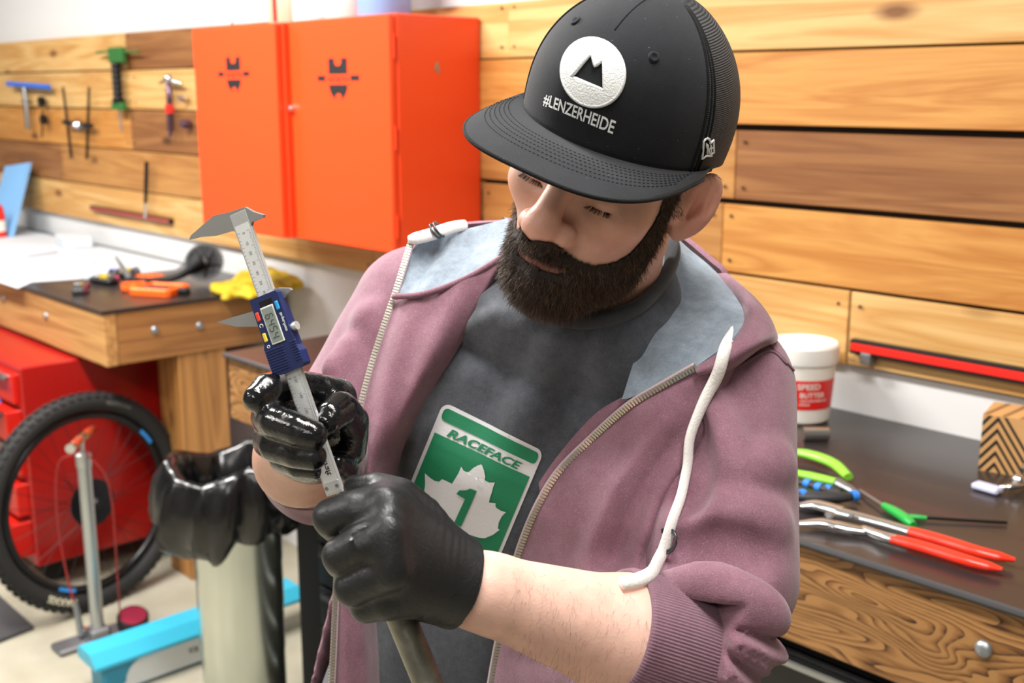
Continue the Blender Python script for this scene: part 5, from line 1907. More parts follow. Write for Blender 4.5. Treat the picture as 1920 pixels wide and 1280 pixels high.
shirt_print('print_border', [rrect(0, 0, 1, 1.25, .075)], M_pw, .0010)
shirt_print('print_field', [rrect(.032, .032, .968, .139, .04)], M_green, .0017)
shirt_print('print_field', [[(.032, .2527), (.968, .2527), (.968, 1.15), (.90, 1.215), (.10, 1.215), (.032, 1.15)]], M_green, .0017)
leaf = [(.515, .328), (.555, .36), (.585, .40), (.596, .435), (.640, .438), (.688, .417), (.690, .46), (.696, .50), (.700, .55), (.708, .594), (.77, .578), (.775, .60), (.792, .612), (.845, .62), (.892, .612),
        (.870, .66), (.865, .72), (.879, .771), (.90, .778), (.86, .84), (.80, .895), (.749, .909), (.66, .915), (.52, .93), (.34, .915), (.24, .87), (.165, .82), (.1446, .795), (.115, .76), (.107, .729), (.141, .72),
        (.128, .67), (.105, .62), (.0895, .584), (.14, .60), (.19, .61), (.2286, .60), (.241, .573), (.285, .572), (.336, .575), (.345, .53), (.355, .47), (.354, .414), (.385, .435), (.41, .437), (.436, .428), (.46, .38), (.49, .345)]
shirt_print('print_leaf', [leaf], M_pw, .0024)
one = [(.4086, .636), (.4219, .598), (.478, .575), (.505, .548), (.569, .545), (.559, .877), (.4877, .8775), (.4974, .647)]
shirt_print('print_numeral', [one], M_green, .0031)
V, T = text2d('RACEFACE', 1.0, .035, shear=.25)
V[:, 0] = (V[:, 0] - (V[:, 0].min() + V[:, 0].max()) / 2) / (V[:, 0].max() - V[:, 0].min())
V[:, 1] = -V[:, 1] / .72
V = V * [.72, .068] + [.492, .203]
V, T = fine(V, T, .05)
wrap('print_lettering', apply_h(Hs, V), T, shirt_bvh, M_green, SHIRT, .0020, smooth=False)

# ------------------------------------------------------------------ hoodie
HOOD = empty('hoodie', PERSON.location)
HOOD.parent = PERSON; HOOD.matrix_parent_inverse = Matrix.Translation(-PERSON.location)
HOOD['label'] = 'mauve zip hoodie worn open with grey lining'


EB = P(1350, 1080, 1.000)                    # lower end of the upper sleeve
IN = P(1238, 1104, .934)                    # inner bend of the elbow; the pushed-up folds fan out from here


RINGS = []
for a_, R_, r_, l_ in ((-86, .0580, .0070, .060), (-67, .0590, .0080, .060), (-48, .0570, .0085, .057), (-27, .0530, .0090, .054)):
    dr_ = np.array([math.cos(math.radians(a_)), math.sin(math.radians(a_)), 0])
    RINGS.append((IN + dr_ * l_, np.array([dr_[1], -dr_[0], .10]) / 1.005, R_, r_, dr_))
FILL = [IN + np.array([math.cos(math.radians(a_)), math.sin(math.radians(a_)), 0]) * l_ for a_, l_ in ((-80, .058), (-54, .057), (-34, .055))]


def arm_l_base(p):
    d = s_cap(p, SHL, EB, .070, .068)
    d = smin(d, s_cap(p, SHL + (-.01, -.012, .02), P(1280, 640, 1.25), .056, .035), .04)
    d = smin(d, s_cap(p, FILL[0], FILL[1], .0590, .0580), .004)
    d = smin(d, s_cap(p, FILL[1], FILL[2], .0580, .0530), .004)
    return d


def arm_l(p):
    d = arm_l_base(p)
    for c, nn, R_, r_, dr_ in RINGS:
        q = p - c.astype(np.float32)
        nn = nn / np.linalg.norm(nn)
        s = q @ nn.astype(np.float32)
        s = s + .0022 * np.sin(3 * np.arctan2(q[..., 2], q @ dr_.astype(np.float32)) + c[0] * 190)
        rad = np.sqrt(np.maximum((q ** 2).sum(-1) - (q @ nn.astype(np.float32)) ** 2, 0))
        d = smin(d, np.sqrt(s * s + (rad - R_) ** 2) - r_, .0035)
    for ch, r in FOLDS:
        for a, b in zip(ch[:-1], ch[1:]):
            d = smin(d, s_cap(p, a, b, r, r), .016)
    for ch, r in GROOVES:
        for a, b in zip(ch[:-1], ch[1:]):
            d = smax(d, -s_cap(p, a, b, r, r), .016)
    q = p - IN.astype(np.float32)
    rr = np.sqrt(q[..., 0] ** 2 + q[..., 1] ** 2) + 1e-6
    ph_ = np.degrees(np.arctan2(q[..., 1], q[..., 0])) + 2.0 * noise3(p, 30, 17)
    msk = np.clip((rr - .010) / .02, 0, 1) * np.clip((.17 - rr) / .03, 0, 1) * np.clip((.985 - p[..., 2]) / .02, 0, 1)
    for pk_, dp_, sg_ in ((-70, .0055, 2.2), (-60, .0075, 2.2), (-51, .0055, 2.0), (-41, .0080, 2.4), (-32, .0060, 2.0), (-22, .0085, 2.6)):
        d = d + .8 * dp_ * msk * np.exp(-((ph_ - pk_) / sg_) ** 2)
    axf = (WRL - ELL); laf = np.linalg.norm(axf); axf = (axf / laf).astype(np.float32)
    s = (p - ELL.astype(np.float32)) @ axf
    rem = np.maximum(.15 * laf - s + .002 * noise3(p, 70, 5), p[..., 1] - (IN[1] - .002))
    d = smax(d, -rem, .004)                                   # sleeve ends where the ribbed cuff begins
    return d + .0012 * noise3(p, 60, 21)


def fold(pxs, r, depth):
    pts = []
    for x, y in spline(np.array(pxs, float), 4):
        D = trace(arm_l_base, x, y)
        if D > 1.3: continue
        pts.append(P(x, y, D + depth))
    return [np.array(q, np.float32) for q in pts], r


FOLDS = [fold([(1262, 1080), (1310, 1086), (1360, 1100), (1415, 1128), (1452, 1160)], .0095, .004),
         fold([(1290, 985), (1360, 965), (1440, 985)], .018, .0165),
         fold([(1310, 850), (1380, 880), (1450, 870)], .018, .0165),
         fold([(1300, 745), (1345, 800), (1365, 860)], .014, .009)]
GROOVES = [fold([(1280, 1030), (1360, 1020), (1440, 1045)], .016, -.0145),
           fold([(1275, 780), (1292, 860), (1290, 930)], .014, -.0125)]
V, Fq = surface_nets(arm_l, (.03, -.44, .85), (.34, .14, 1.30), .0038)
sl_l = (smooth_np(V, Fq, 1, .4), Fq)


def arm_r(p):
    d = s_cap(p, SHR, ELR, .078, .060)
    d = smin(d, s_cap(p, SHR + (.01, -.006, .02), P(905, 540, 1.29), .060, .04), .04)
    d = smin(d, s_cap(p, ELR, P(576, 850, 1.075), .060, .053), .03)
    for a, b, r in ((P(655, 655, 1.19), P(700, 720, 1.185), .014), (P(628, 690, 1.175), P(665, 770, 1.17), .014), (P(690, 600, 1.205), P(740, 660, 1.20), .014)):
        d = smin(d, s_cap(p, a, b, r, r), .02)
    # open end of the sleeve
    ax = P(576, 850, 1.075) - ELR; ax = ax / np.linalg.norm(ax)
    sx = (p - P(576, 850, 1.075).astype(np.float32)) @ ax.astype(np.float32)
    d = smax(d, sx, .004)
    qq = p - P(576, 850, 1.075).astype(np.float32)
    rc = np.sqrt(np.maximum((qq ** 2).sum(-1) - sx ** 2, 0))
    d = smax(d, -np.maximum(rc - .0485, -sx - .09), .003)          # hollow for the forearm
    return d + .0015 * noise3(p, 55, 9)


V, Fq = surface_nets(arm_r, (-.30, -.22, .99), (.04, .12, 1.40), .0045)
sl_r = (smooth_np(V, Fq, 2, .4), Fq)


def back_f(p):                                           # back and sides of the hoodie body, open at the front
    hip = T_O - T_UP * .56
    q = p - (T_O - T_F * .0).astype(np.float32)
    l, f, u = q @ T_L.astype(np.float32), q @ T_F.astype(np.float32), q @ T_UP.astype(np.float32)
    a, b = .198, .142
    k = np.sqrt((l / a) ** 2 + (f / b) ** 2)
    d = (k - 1) * .142
    d = smax(d, u - .035, .03)
    d = smax(d, -.60 - u, .01)
    inner_ = (np.sqrt((l / (a - .010)) ** 2 + (f / (b - .010)) ** 2) - 1) * .135
    d = smax(d, -smax(inner_, u - .03, .01), .003)
    d = smax(d, f - .035, .004)
    return d


V, Fq = surface_nets(back_f, (-.33, -.62, .98), (.30, .10, 1.52), .008)
bk = (V, Fq)
hv = np.concatenate([sl_l[0], sl_r[0], bk[0]])
hf = np.concatenate([sl_l[1], sl_r[1] + len(sl_l[0]), bk[1] + len(sl_l[0]) + len(sl_r[0])])
sleeves = mesh_np('sleeves_and_back', C2W(hv), hf[:, ::-1], M_mauve, HOOD)


def sheet(name, rows, material, parent, nu=10, nv=10, th=.006, disp=None):
    V, Fs, shp = patch(rows, nu, nv, th, disp)
    b = MB(); b.add(V, Fs)
    return b.build(name, material, parent, smooth=True, auto=70)


# viewer-left front: its inner face is turned to us, zip along the outer edge
ZL = [(772, 452, 1.185), (745, 540, 1.165), (716, 625, 1.150), (690, 710, 1.140), (668, 800, 1.130), (650, 880, 1.120), (640, 960, 1.115), (634, 1050, 1.115), (630, 1130, 1.115), (622, 1300, 1.12), (606, 1560, 1.16)]
EL = [(952, 474), (906, 566), (862, 648), (818, 718), (778, 790), (750, 862), (738, 940), (722, 1050), (706, 1140), (712, 1300), (700, 1560)]
rows = [[(738, 556, 1.163), (782, 551, 1.143), (830, 539, 1.132), (885, 516, 1.126), (935, 487, 1.124), (954, 473, 1.128)]]
for (zx, zy, zd), (ex, ey) in list(zip(ZL, EL))[2:]:
    ed_ = min(dshirt(ex, ey, .010), 1.16)
    r = [(zx, zy, zd)]
    for t, bul in ((.22, .016), (.45, .026), (.7, .022), (.9, .010)):
        r.append((zx + (ex - zx) * t, zy + (ey - zy) * t, zd + (ed_ - zd) * t - bul))
    r.append((ex, ey, ed_ + .004))
    rows.append(r)


def dispL(u, v, B):
    f = .0045 * np.sin(u * 9 + v * 6 + .5) * np.sin(np.pi * u) * np.exp(-((v - .3) / .3) ** 2) + .003 * np.sin(u * 15 - v * 9) * np.sin(np.pi * u)
    return f[..., None] * np.array([0, 0, -1.0])


front_l = sheet('front_panel', rows, M_mauve, HOOD, 8, 8, .007, dispL)

# viewer-right front panel, outside of the fabric, zip along its left edge
ZRt = [(1303, 686), (1240, 722), (1176, 761), (1106, 823), (1046, 884), (1006, 950), (976, 1022), (956, 1092), (942, 1160), (928, 1230), (915, 1310), (880, 1560)]
ERt = [(1400, 690), (1375, 760), (1340, 830), (1310, 890), (1285, 940), (1262, 1000), (1240, 1060), (1235, 1110), (1240, 1160), (1245, 1230), (1250, 1310), (1230, 1560)]
rows = []
zr_d = []
for k, ((zx, zy), (ex, ey)) in enumerate(zip(ZRt, ERt)):
    zd = min(dshirt(zx, zy, .013), 1.10)
    if k == 0: zd = 1.000
    if k == 1: zd = 1.012
    if k == 2: zd = min(zd, 1.026)
    zr_d.append(zd)
    D2 = min(trace(arm_l_base, ex, ey) + .004, 1.10)
    r = [(zx, zy, zd)]
    for t, bul in ((.12, .006), (.3, .012), (.5, .012), (.7, .006), (.88, -.010)):
        r.append((zx + (ex - zx) * t, zy + (ey - zy) * t, zd + (D2 - zd) * t - bul))
    r.append((ex, ey, D2 + .02))
    rows.append(r)


def dispR(u, v, B):
    f = .010 * np.exp(-((u - .42 - .10 * v) / .06) ** 2) * np.clip((v - .15) * 3, 0, 1)
    f = f - .012 * np.exp(-((u - .60 - .10 * v) / .07) ** 2) * np.clip((v - .12) * 3, 0, 1)
    f = f + .006 * np.exp(-((u - .76) / .05) ** 2) * np.clip(v * 3, 0, 1)
    return f[..., None] * np.array([0, 0, -1.0])


front_r = sheet('front_panel', rows, M_mauve, HOOD, 9, 7, .006, dispR)
# inner facing strip between lining and zip
rows = []
for t in np.linspace(0, 1, 5):
    a = np.array([(1170, 742), (1120, 772), (1075, 818), (1035, 868), (1010, 905)][int(round(t * 4))], float)
    b = np.array([(1176, 764), (1132, 802), (1088, 842), (1047, 886), (1014, 938)][int(round(t * 4))], float)
    rows.append([(a[0], a[1], dshirt(*a, .008)), ((a[0] + b[0]) / 2, (a[1] + b[1]) / 2, dshirt(*((a + b) / 2), .013)), (b[0], b[1], dshirt(*b, .012))])
sheet('facing', rows, M_mauve, HOOD, 5, 6, .004)

# hood: lining (inside) and outer shell
LR = [[(1246, 436, 1.165), (1242, 520, 1.120), (1206, 622, 1.068), (1166, 748, 1.034)],
      [(1270, 446, 1.185), (1284, 545, 1.112), (1250, 650, 1.045), (1186, 744, 1.026)],
      [(1306, 476, 1.190), (1342, 560, 1.098), (1318, 646, 1.022), (1232, 724, 1.010)],
      [(1345, 512, 1.175), (1393, 580, 1.072), (1378, 630, 1.008), (1304, 688, .996)]]


def dispH(u, v, B):
    f = .004 * np.sin(u * 7 + v * 8) + .003 * np.sin(u * 13 - v * 5 + 1)
    return (f * np.sin(np.pi * v))[..., None] * np.array([0, 0, -1.0])


lin_r = sheet('hood_lining', LR, M_lining, HOOD, 10, 10, .004, dispH)
OR_ = [[(1343, 513, 1.178), (1372, 548, 1.120), (1393, 581, 1.074), (1384, 627, 1.008), (1350, 658, 1.000), (1302, 690, .996)],
       [(1362, 512, 1.165), (1396, 548, 1.090), (1414, 590, 1.040), (1400, 640, .996), (1358, 674, .992), (1306, 698, .992)],
       [(1376, 524, 1.180), (1424, 566, 1.100), (1448, 612, 1.048), (1420, 646, 1.000), (1362, 690, .998), (1308, 704, .996)],
       [(1370, 545, 1.23), (1432, 590, 1.15), (1459, 634, 1.065), (1424, 655, 1.022), (1358, 702, 1.022), (1306, 706, 1.010)]]
hood_o = sheet('hood_shell', OR_, M_mauve, HOOD, 8, 8, .006)
# back of the hood hanging behind the neck
BK = [[(950, 412, 1.20), (1040, 420, 1.27), (1150, 425, 1.285), (1250, 430, 1.25), (1350, 505, 1.20)],
      [(945, 450, 1.22), (1040, 500, 1.30), (1150, 520, 1.32), (1270, 520, 1.28), (1385, 560, 1.20)],
      [(930, 520, 1.25), (1040, 600, 1.31), (1150, 620, 1.33), (1290, 620, 1.29), (1420, 620, 1.20)]]
sheet('hood_shell', BK, M_mauve, HOOD, 8, 8, .006)
LL = [[(779, 458, 1.186), (826, 436, 1.205), (880, 428, 1.215), (952, 408, 1.185)],
      [(764, 490, 1.180), (812, 478, 1.195), (880, 462, 1.195), (955, 436, 1.165)],
      [(750, 522, 1.168), (804, 514, 1.165), (878, 492, 1.160), (956, 456, 1.150)],
      [(738, 554, 1.160), (796, 549, 1.145), (874, 520, 1.140), (958, 472, 1.135)]]


def dispLL(u, v, B):
    f = -.010 * np.exp(-(((u - .30 - .25 * (.5 - v)) / .06) ** 2)) * np.sin(np.pi * v) + .003 * np.sin(u * 12 + v * 5)
    return f[..., None] * np.array([0, 0, -1.0])


lin_l = sheet('hood_lining', LL, M_lining, HOOD, 10, 10, .004, dispLL)
sm = spline([P(737, 556, 1.150), P(796, 551, 1.134), P(874, 522, 1.128), P(956, 474, 1.124)], 8)
MB().tube(C2W(sm), .0032, 8).build('seam', M_mauve, HOOD, smooth=True)
RL = [[(800, 446, 1.200), (840, 428, 1.215), (880, 420, 1.225), (946, 414, 1.20)],
      [(798, 440, 1.205), (838, 423, 1.222), (882, 415, 1.232), (944, 412, 1.21)],
      [(796, 448, 1.22), (836, 430, 1.235), (882, 423, 1.245), (944, 418, 1.23)]]
sheet('hood_shell', RL, M_mauve, HOOD, 8, 6, .005)
# shoulder and armhole seams on his left arm
arm_bvh = bvh_of(sleeves)
for pl in ([(1250, 730), (1310, 722), (1380, 690), (1440, 658), (1474, 682)], [(1436, 640), (1460, 664), (1478, 684), (1492, 700)]):
    pts = [drop(x, y, arm_bvh, .0004) for x, y in spline(np.array(pl, float), 8)]
    pts = [q for q in pts if q is not None]
    if len(pts) > 3: MB().tube(pts, .0016, 6).build('seam', M_rib, HOOD, smooth=True)

# cuff of his left sleeve: ribbed band
ax = (WRL - ELL); La = np.linalg.norm(ax); ax /= La
u_ = np.cross(ax, (0, 0, 1)); u_ /= np.linalg.norm(u_); v_ = np.cross(ax, u_)
nr = 780
prof = [(.04, .0520), (.12, .0550), (.20, .0562), (.26, .0565), (.34, .0555), (.425, .0542), (.442, .0530), (.438, .0490), (.20, .0495)]
V, Fs = [], []
for t, r in prof:
    for k in range(nr):
        q = 2 * math.pi * k / nr
        rr = r + (.0004 * math.cos(130 * q) if t < .43 else 0)
        V.append(ELL + ax * La * t + (u_ * math.cos(q) + v_ * math.sin(q)) * rr)
for i in range(len(prof) - 1):
    for k in range(nr): Fs.append((i * nr + k, i * nr + (k + 1) % nr, (i + 1) * nr + (k + 1) % nr, (i + 1) * nr + k))
cf = MB(); cf.add(C2W(np.array(V)), Fs); cuff_l = cf.build('cuff', M_rib, HOOD, smooth=True)
# rolled cuff edge of his right sleeve, a band round the forearm
c0 = P(574, 851, 1.068); ax = P(576, 850, 1.075) - ELR; ax /= np.linalg.norm(ax)
ax = np.array([-.05, .16, -.985]); ax /= np.linalg.norm(ax)
u_ = np.cross(ax, (0, 1, 0)); u_ /= np.linalg.norm(u_); v_ = np.cross(ax, u_)
V, Fs = [], []
prof = [(-.05, .050), (-.02, .0505), (.0, .0500), (.006, .0482), (.005, .0462), (-.03, .0460)]
for h, r in prof:
    for k in range(64):
        q = 2 * math.pi * k / 64
        V.append(c0 + ax * h + (u_ * math.cos(q) + v_ * math.sin(q)) * r)
for i in range(len(prof) - 1):
    for k in range(64): Fs.append((i * 64 + k, i * 64 + (k + 1) % 64, (i + 1) * 64 + (k + 1) % 64, (i + 1) * 64 + k))
cf = MB(); cf.add(C2W(np.array(V)), Fs); cf.build('cuff', M_rib, HOOD, smooth=True)


# zips
def zipper(pts, side):
    pts = spline(np.array(pts), 12)
    Wp = C2W(pts)
    seg = np.linalg.norm(np.diff(Wp, axis=0), axis=1); s = np.concatenate([[0], np.cumsum(seg)])
    n = int(s[-1] / .0031)
    z = empty('zip', PERSON.location)
    z.parent = HOOD
    z.matrix_parent_inverse = Matrix.Translation(-PERSON.location)
    bpy.data.objects.remove(z, do_unlink=True)
    tape = MB().tube(Wp, .0034, 8, flat=.35, up=-CF).build('zip_tape', M_tape, HOOD, smooth=True)
    b = MB()
    for i in range(n):
        q = i * .0031
        p_ = np.array([np.interp(q, s, Wp[:, k]) for k in range(3)]); p2 = np.array([np.interp(q + .001, s, Wp[:, k]) for k in range(3)])
        t = p2 - p_; t /= np.linalg.norm(t) + 1e-9
        w = np.cross(t, CF); w /= np.linalg.norm(w); nn = np.cross(w, t)
        o = p_ - CF * .0012
        bx = [o + t * a * .0009 + w * (c_ * .0027 + .0008 * side) + nn * h * .0014 for h in (-1, 1) for a, c_ in ((-1, -1), (1, -1), (1, 1), (-1, 1))]
        b.add(bx, [(0, 1, 2, 3), (7, 6, 5, 4), (0, 4, 5, 1), (1, 5, 6, 2), (2, 6, 7, 3), (3, 7, 4, 0)])
    o = b.build('zip_teeth', M_zip, tape); o['kind'] = 'stuff'


zipper([P(x, y, d - .003) for x, y, d in ZL], -1)
zipper([P(x, y, d - .003) for (x, y), d in zip(ZRt, zr_d)], 1)

# drawcords
hood_bvh = bvh_of(sleeves, front_r, hood_o, cuff_l, body)


def cord(pxs, rad, parent, lift=.004, flat_=.6, depth=None):
    pts = []
    pp = spline(np.array(pxs, float), 8)
    for q in pp:
        if depth: pts.append(C2W(P(q[0], q[1], q[2])))
        else:
            w = drop(q[0], q[1], hood_bvh, lift)
            if w is not None: pts.append(w)
    pts = np.array(pts)
    for _ in range(20): pts[1:-1] = .5 * pts[1:-1] + .25 * (pts[:-2] + pts[2:])
    r = np.interp(np.linspace(0, 1, len(pts)), np.linspace(0, 1, len(rad)), rad)
    return MB().tube(pts, r, 12, flat=flat_, up=-CF).build('drawcord', M_cord, parent, smooth=True), pts


dc, pts = cord([(1381, 622), (1366, 655), (1345, 690), (1318, 740), (1296, 800), (1287, 850), (1283, 910), (1272, 955), (1262, 992), (1250, 1040), (1228, 1078), (1195, 1098), (1162, 1103)], [.0056, .0062, .0064, .0054, .0050, .0050, .0050, .0055, .0062, .0058, .0054], HOOD, .006)


def ring_clip(c, nrm_, R_, r_, m, parent, a0=0, a1=2 * math.pi, name='ring'):
    nrm_ = np.array(nrm_, float); nrm_ /= np.linalg.norm(nrm_)
    a = np.cross(nrm_, (0, 0, 1)); a /= np.linalg.norm(a); b = np.cross(nrm_, a)
    full = a1 - a0 > 6.2
    pts = [c + R_ * (a * math.cos(q) + b * math.sin(q)) for q in np.linspace(a0, a1, 28, endpoint=not full)]
    return MB().tube(pts, r_, 8, closed=full).build(name, m, parent, smooth=True)


M_gun = mat('gunmetal', '#55585c', .3, .9)
g = drop(1384, 620, hood_bvh, .004)
ring_clip(g, -CF + CR * .35 + CU * .5, .0066, .0019, M_gun, HOOD, name='grommet')
k = drop(1256, 1010, hood_bvh, .006)
e1_, e2_ = CR * .70 - CF * .95, CU * .95 + CR * .22
for dz_ in (0, .0020):
    MB().tube([k - CU * dz_ + (e1_ * math.cos(q) + e2_ * math.sin(q)) * .0098 for q in np.linspace(-2.25, 2.25, 26)], .0011, 8).build('ring', M_gun, dc, smooth=True)
dl, _ = cord([(768, 449, 1.178), (778, 447, 1.176), (800, 442, 1.186), (830, 432, 1.196), (850, 425, 1.205), (872, 422, 1.215)], [.0045, .0062, .0066, .0066, .0062, .0060], HOOD, depth=True, flat_=.8)
ring_clip(W(823, 430, 1.192), CR * .8 + CU * .5 - CF * .3, .0085, .0014, M_gun, dl)
ring_clip(W(816, 433, 1.190), CR * .8 + CU * .5 - CF * .3, .0085, .0012, M_gun, dl)

# trousers and shoes (below the frame)
def leg_f(p):
    hip = T_O - T_UP * .48
    dn = np.array([0, -math.cos(PITCH), math.sin(PITCH)])
    d = None
    for s in (-1, 1):
        hp = hip + T_L * (.02 + .075 * s) - dn * .0
        kn = hp + dn * .42 + T_F * .02; an = hp + dn * .80
        e = smin(s_cap(p, hp - dn * .03, kn, .085, .075), s_cap(p, kn, an, .076, .068), .04)
        d = e if d is None else smin(d, e, .03)
    return smin(d, s_cap(p, hip + T_L * .04 - T_F * .03, hip - T_L * .02 - T_F * .03, .10, .10), .05)


V, Fq = surface_nets(leg_f, (-.42, -1.5, .9), (.3, -.25, 1.75), .016)
Vw = C2W(V)
Vw[:, 2] = np.maximum(Vw[:, 2], .06)
mesh_np('trousers', Vw, Fq[:, ::-1], mat('denim', '#2a3140', .85, bump=(600, .3)), PERSON)
hipw = C2W(T_O - T_UP * .48)
fw = C2W(T_O + T_F) - C2W(T_O); fw[2] = 0; fw /= np.linalg.norm(fw)
lw = np.cross((0, 0, 1), fw); 
for s in (-1, 1):
    c = np.array([hipw[0], hipw[1], 0]) + lw * .09 * s
    sh = MB()
    prof = [(-.09, .038, .075), (-.04, .042, .10), (.02, .043, .095), (.08, .046, .065), (.14, .044, .05), (.175, .03, .035)]
    V, Fs = [], []
    for y, w_, h_ in prof:
        for k in range(12):
            q = 2 * math.pi * k / 12
            V.append(c + fw * y + lw * w_ * math.cos(q) + np.array([0, 0, max(.001, h_ / 2 + h_ / 2 * math.sin(q) * 1.02)]))
    for i in range(len(prof) - 1):
        for k in range(12): Fs.append((i * 12 + k, i * 12 + (k + 1) % 12, (i + 1) * 12 + (k + 1) % 12, (i + 1) * 12 + k))
    Fs += [tuple(range(12)), tuple(range((len(prof) - 1) * 12, len(prof) * 12))]
    sh.add(V, Fs); sh.build('shoe', M_black, PERSON, smooth=True)

# fine hair on the bare forearm
fa = np.array(V2); 
fnr = np.zeros_like(fa); ff = np.cross(fa[F2[:, 1]] - fa[F2[:, 0]], fa[F2[:, 3]] - fa[F2[:, 0]])
for k in range(4): np.add.at(fnr, F2[:, k], ff)
fnr /= np.linalg.norm(fnr, axis=1)[:, None] + 1e-12
if (fnr * (fa - (ELL + WRL) / 2)).sum(1).mean() < 0: fnr = -fnr
sel = np.where((fnr[:, 2] < .2) & (pxof(fa)[:, 0] > 960) & (pxof(fa)[:, 0] < 1215))[0]
pk = RNG.choice(sel, 700)
ax = (WRL - ELL) / np.linalg.norm(WRL - ELL)
dr = fnr[pk] * .25 + np.array([.05, -.8, 0]) * .7 + ax * .25 + RNG.normal(size=(700, 3)) * .15
rt_ = c2h(fa[pk]); dh = dr @ HM
strands('arm_hair', rt_, dh, RNG.uniform(.006, .012, 700), .00007, mat('arm_hair', '#6a4a38', .5), PERSON, np.array([0, 0, 0]), .3)

# ------------------------------------------------------------------ gloves
def glove_mat(name, wet):
    m = bpy.data.materials.new(name); MATS[name] = m
    m.use_nodes = True
    nt = m.node_tree; N, L = nt.nodes, nt.links
    b = N['Principled BSDF']; b.inputs['Base Color'].default_value = lin('#111214')
    tc = N.new('ShaderNodeTexCoord')
    n = N.new('ShaderNodeTexNoise'); n.inputs['Scale'].default_value = 45; n.inputs['Detail'].default_value = 4; n.inputs['Distortion'].default_value = .8
    L.new(tc.outputs['Object'], n.inputs['Vector'])
    r = N.new('ShaderNodeMapRange'); r.inputs[1].default_value = wet - .08; r.inputs[2].default_value = wet + .08
    r.inputs[3].default_value = .10; r.inputs[4].default_value = .46
    L.new(n.outputs['Fac'], r.inputs[0]); L.new(r.outputs[0], b.inputs['Roughness'])
    b.inputs['Specular IOR Level'].default_value = .6
    n2 = N.new('ShaderNodeTexNoise'); n2.inputs['Scale'].default_value = 150; n2.inputs['Detail'].default_value = 3; n2.inputs['Distortion'].default_value = 1.5
    L.new(tc.outputs['Object'], n2.inputs['Vector'])
    bp = N.new('ShaderNodeBump'); bp.inputs['Strength'].default_value = .30; bp.inputs['Distance'].default_value = .0015
    L.new(n2.outputs['Fac'], bp.inputs['Height']); L.new(bp.outputs[0], b.inputs['Normal'])
    return m


M_glove_wet = glove_mat('nitrile_wet', .62)
M_glove_dry = glove_mat('nitrile_dry', .30)


def rp_(r, D): return r * D / FPX


def chain(p, pts, k=.004):
    """finger: list of (px,py,D,radius px)"""
    d = None
    for a, b in zip(pts[:-1], pts[1:]):
        e = s_cap(p, P(*a[:3]), P(*b[:3]), rp_(a[3], a[2]), rp_(b[3], b[2]))
        d = e if d is None else np.minimum(d, e)
    return d


# his left hand: fist round the tube, back of the hand towards us
def hand_l(p):
    idx = chain(p, [(716, 948, .832, 40), (668, 956, .816, 39), (622, 970, .824, 37), (632, 985, .868, 33), (668, 972, .880, 29)])
    mid = chain(p, [(720, 1000, .818, 40), (680, 1020, .800, 39), (640, 1042, .806, 37), (642, 1052, .850, 33), (680, 1035, .872, 29)])
    rng_ = chain(p, [(732, 1062, .818, 39), (696, 1082, .802, 37), (660, 1102, .808, 35), (662, 1106, .848, 31), (700, 1085, .868, 27)])
    pin = chain(p, [(752, 1112, .828, 36), (722, 1128, .814, 35), (688, 1136, .820, 32), (692, 1134, .852, 28), (725, 1115, .868, 24)])
    d = smin(smin(idx, mid, .004), smin(rng_, pin, .004), .004)
    back = s_cap(p, P(728, 958, .822), P(868, 1070, .858), rp_(44, .82), rp_(54, .858))
    back = smin(back, s_cap(p, P(730, 1008, .808), P(874, 1095, .856), rp_(44, .81), rp_(56, .856)), .016)
    back = smin(back, s_cap(p, P(742, 1066, .810), P(878, 1112, .856), rp_(43, .81), rp_(54, .856)), .016)
    back = smin(back, s_cap(p, P(766, 1114, .824), P(876, 1122, .860), rp_(40, .82), rp_(46, .86)), .016)
    back = smin(back, s_cap(p, P(730, 962, .822), P(752, 1086, .818), rp_(40, .82), rp_(40, .82)), .014)
    d = smin(d, back, .012)
    d = smin(d, s_cap(p, P(760, 1000, .862), P(800, 1110, .866), .022, .022), .014)
    th = chain(p, [(838, 1030, .858, 42), (790, 968, .856, 40), (752, 926, .846, 31), (706, 912, .850, 27), (666, 912, .862, 22)], .008)
    d = smin(d, th, .009)
    # knuckle ridge
    for x, y, D in ((724, 948, .806), (730, 1003, .790), (738, 1066, .790)):
        d = smin(d, s_ell(p, P(x, y, D), (.009, .012, .007)), .014)
    wr = s_cap(p, P(872, 1098, .858), WRL + (.006, .0, .0), .0305, .0320)
    d = smin(d, wr, .012)
    # cut the cuff square to the arm
    axw = (WRL - ELL); axw = axw / np.linalg.norm(axw)
    end = (WRL - p) @ axw.astype(np.float32) + .012 + .0015 * noise3(p, 160, 2)
    wrk = np.clip(1 - np.abs((WRL - p) @ axw.astype(np.float32) + .036) / .034, 0, 1)
    s_ = (p - WRL.astype(np.float32)) @ axw.astype(np.float32)
    d = d - wrk * .0007 * np.sin(s_ * 900 + 9 * noise3(p, 60, 6) + 4 * noise3(p, 130, 8)) * (.4 + .9 * noise3(p, 90, 31)) - .0004 * noise3(p, 140, 4)
    return smax(d, end, .0015)


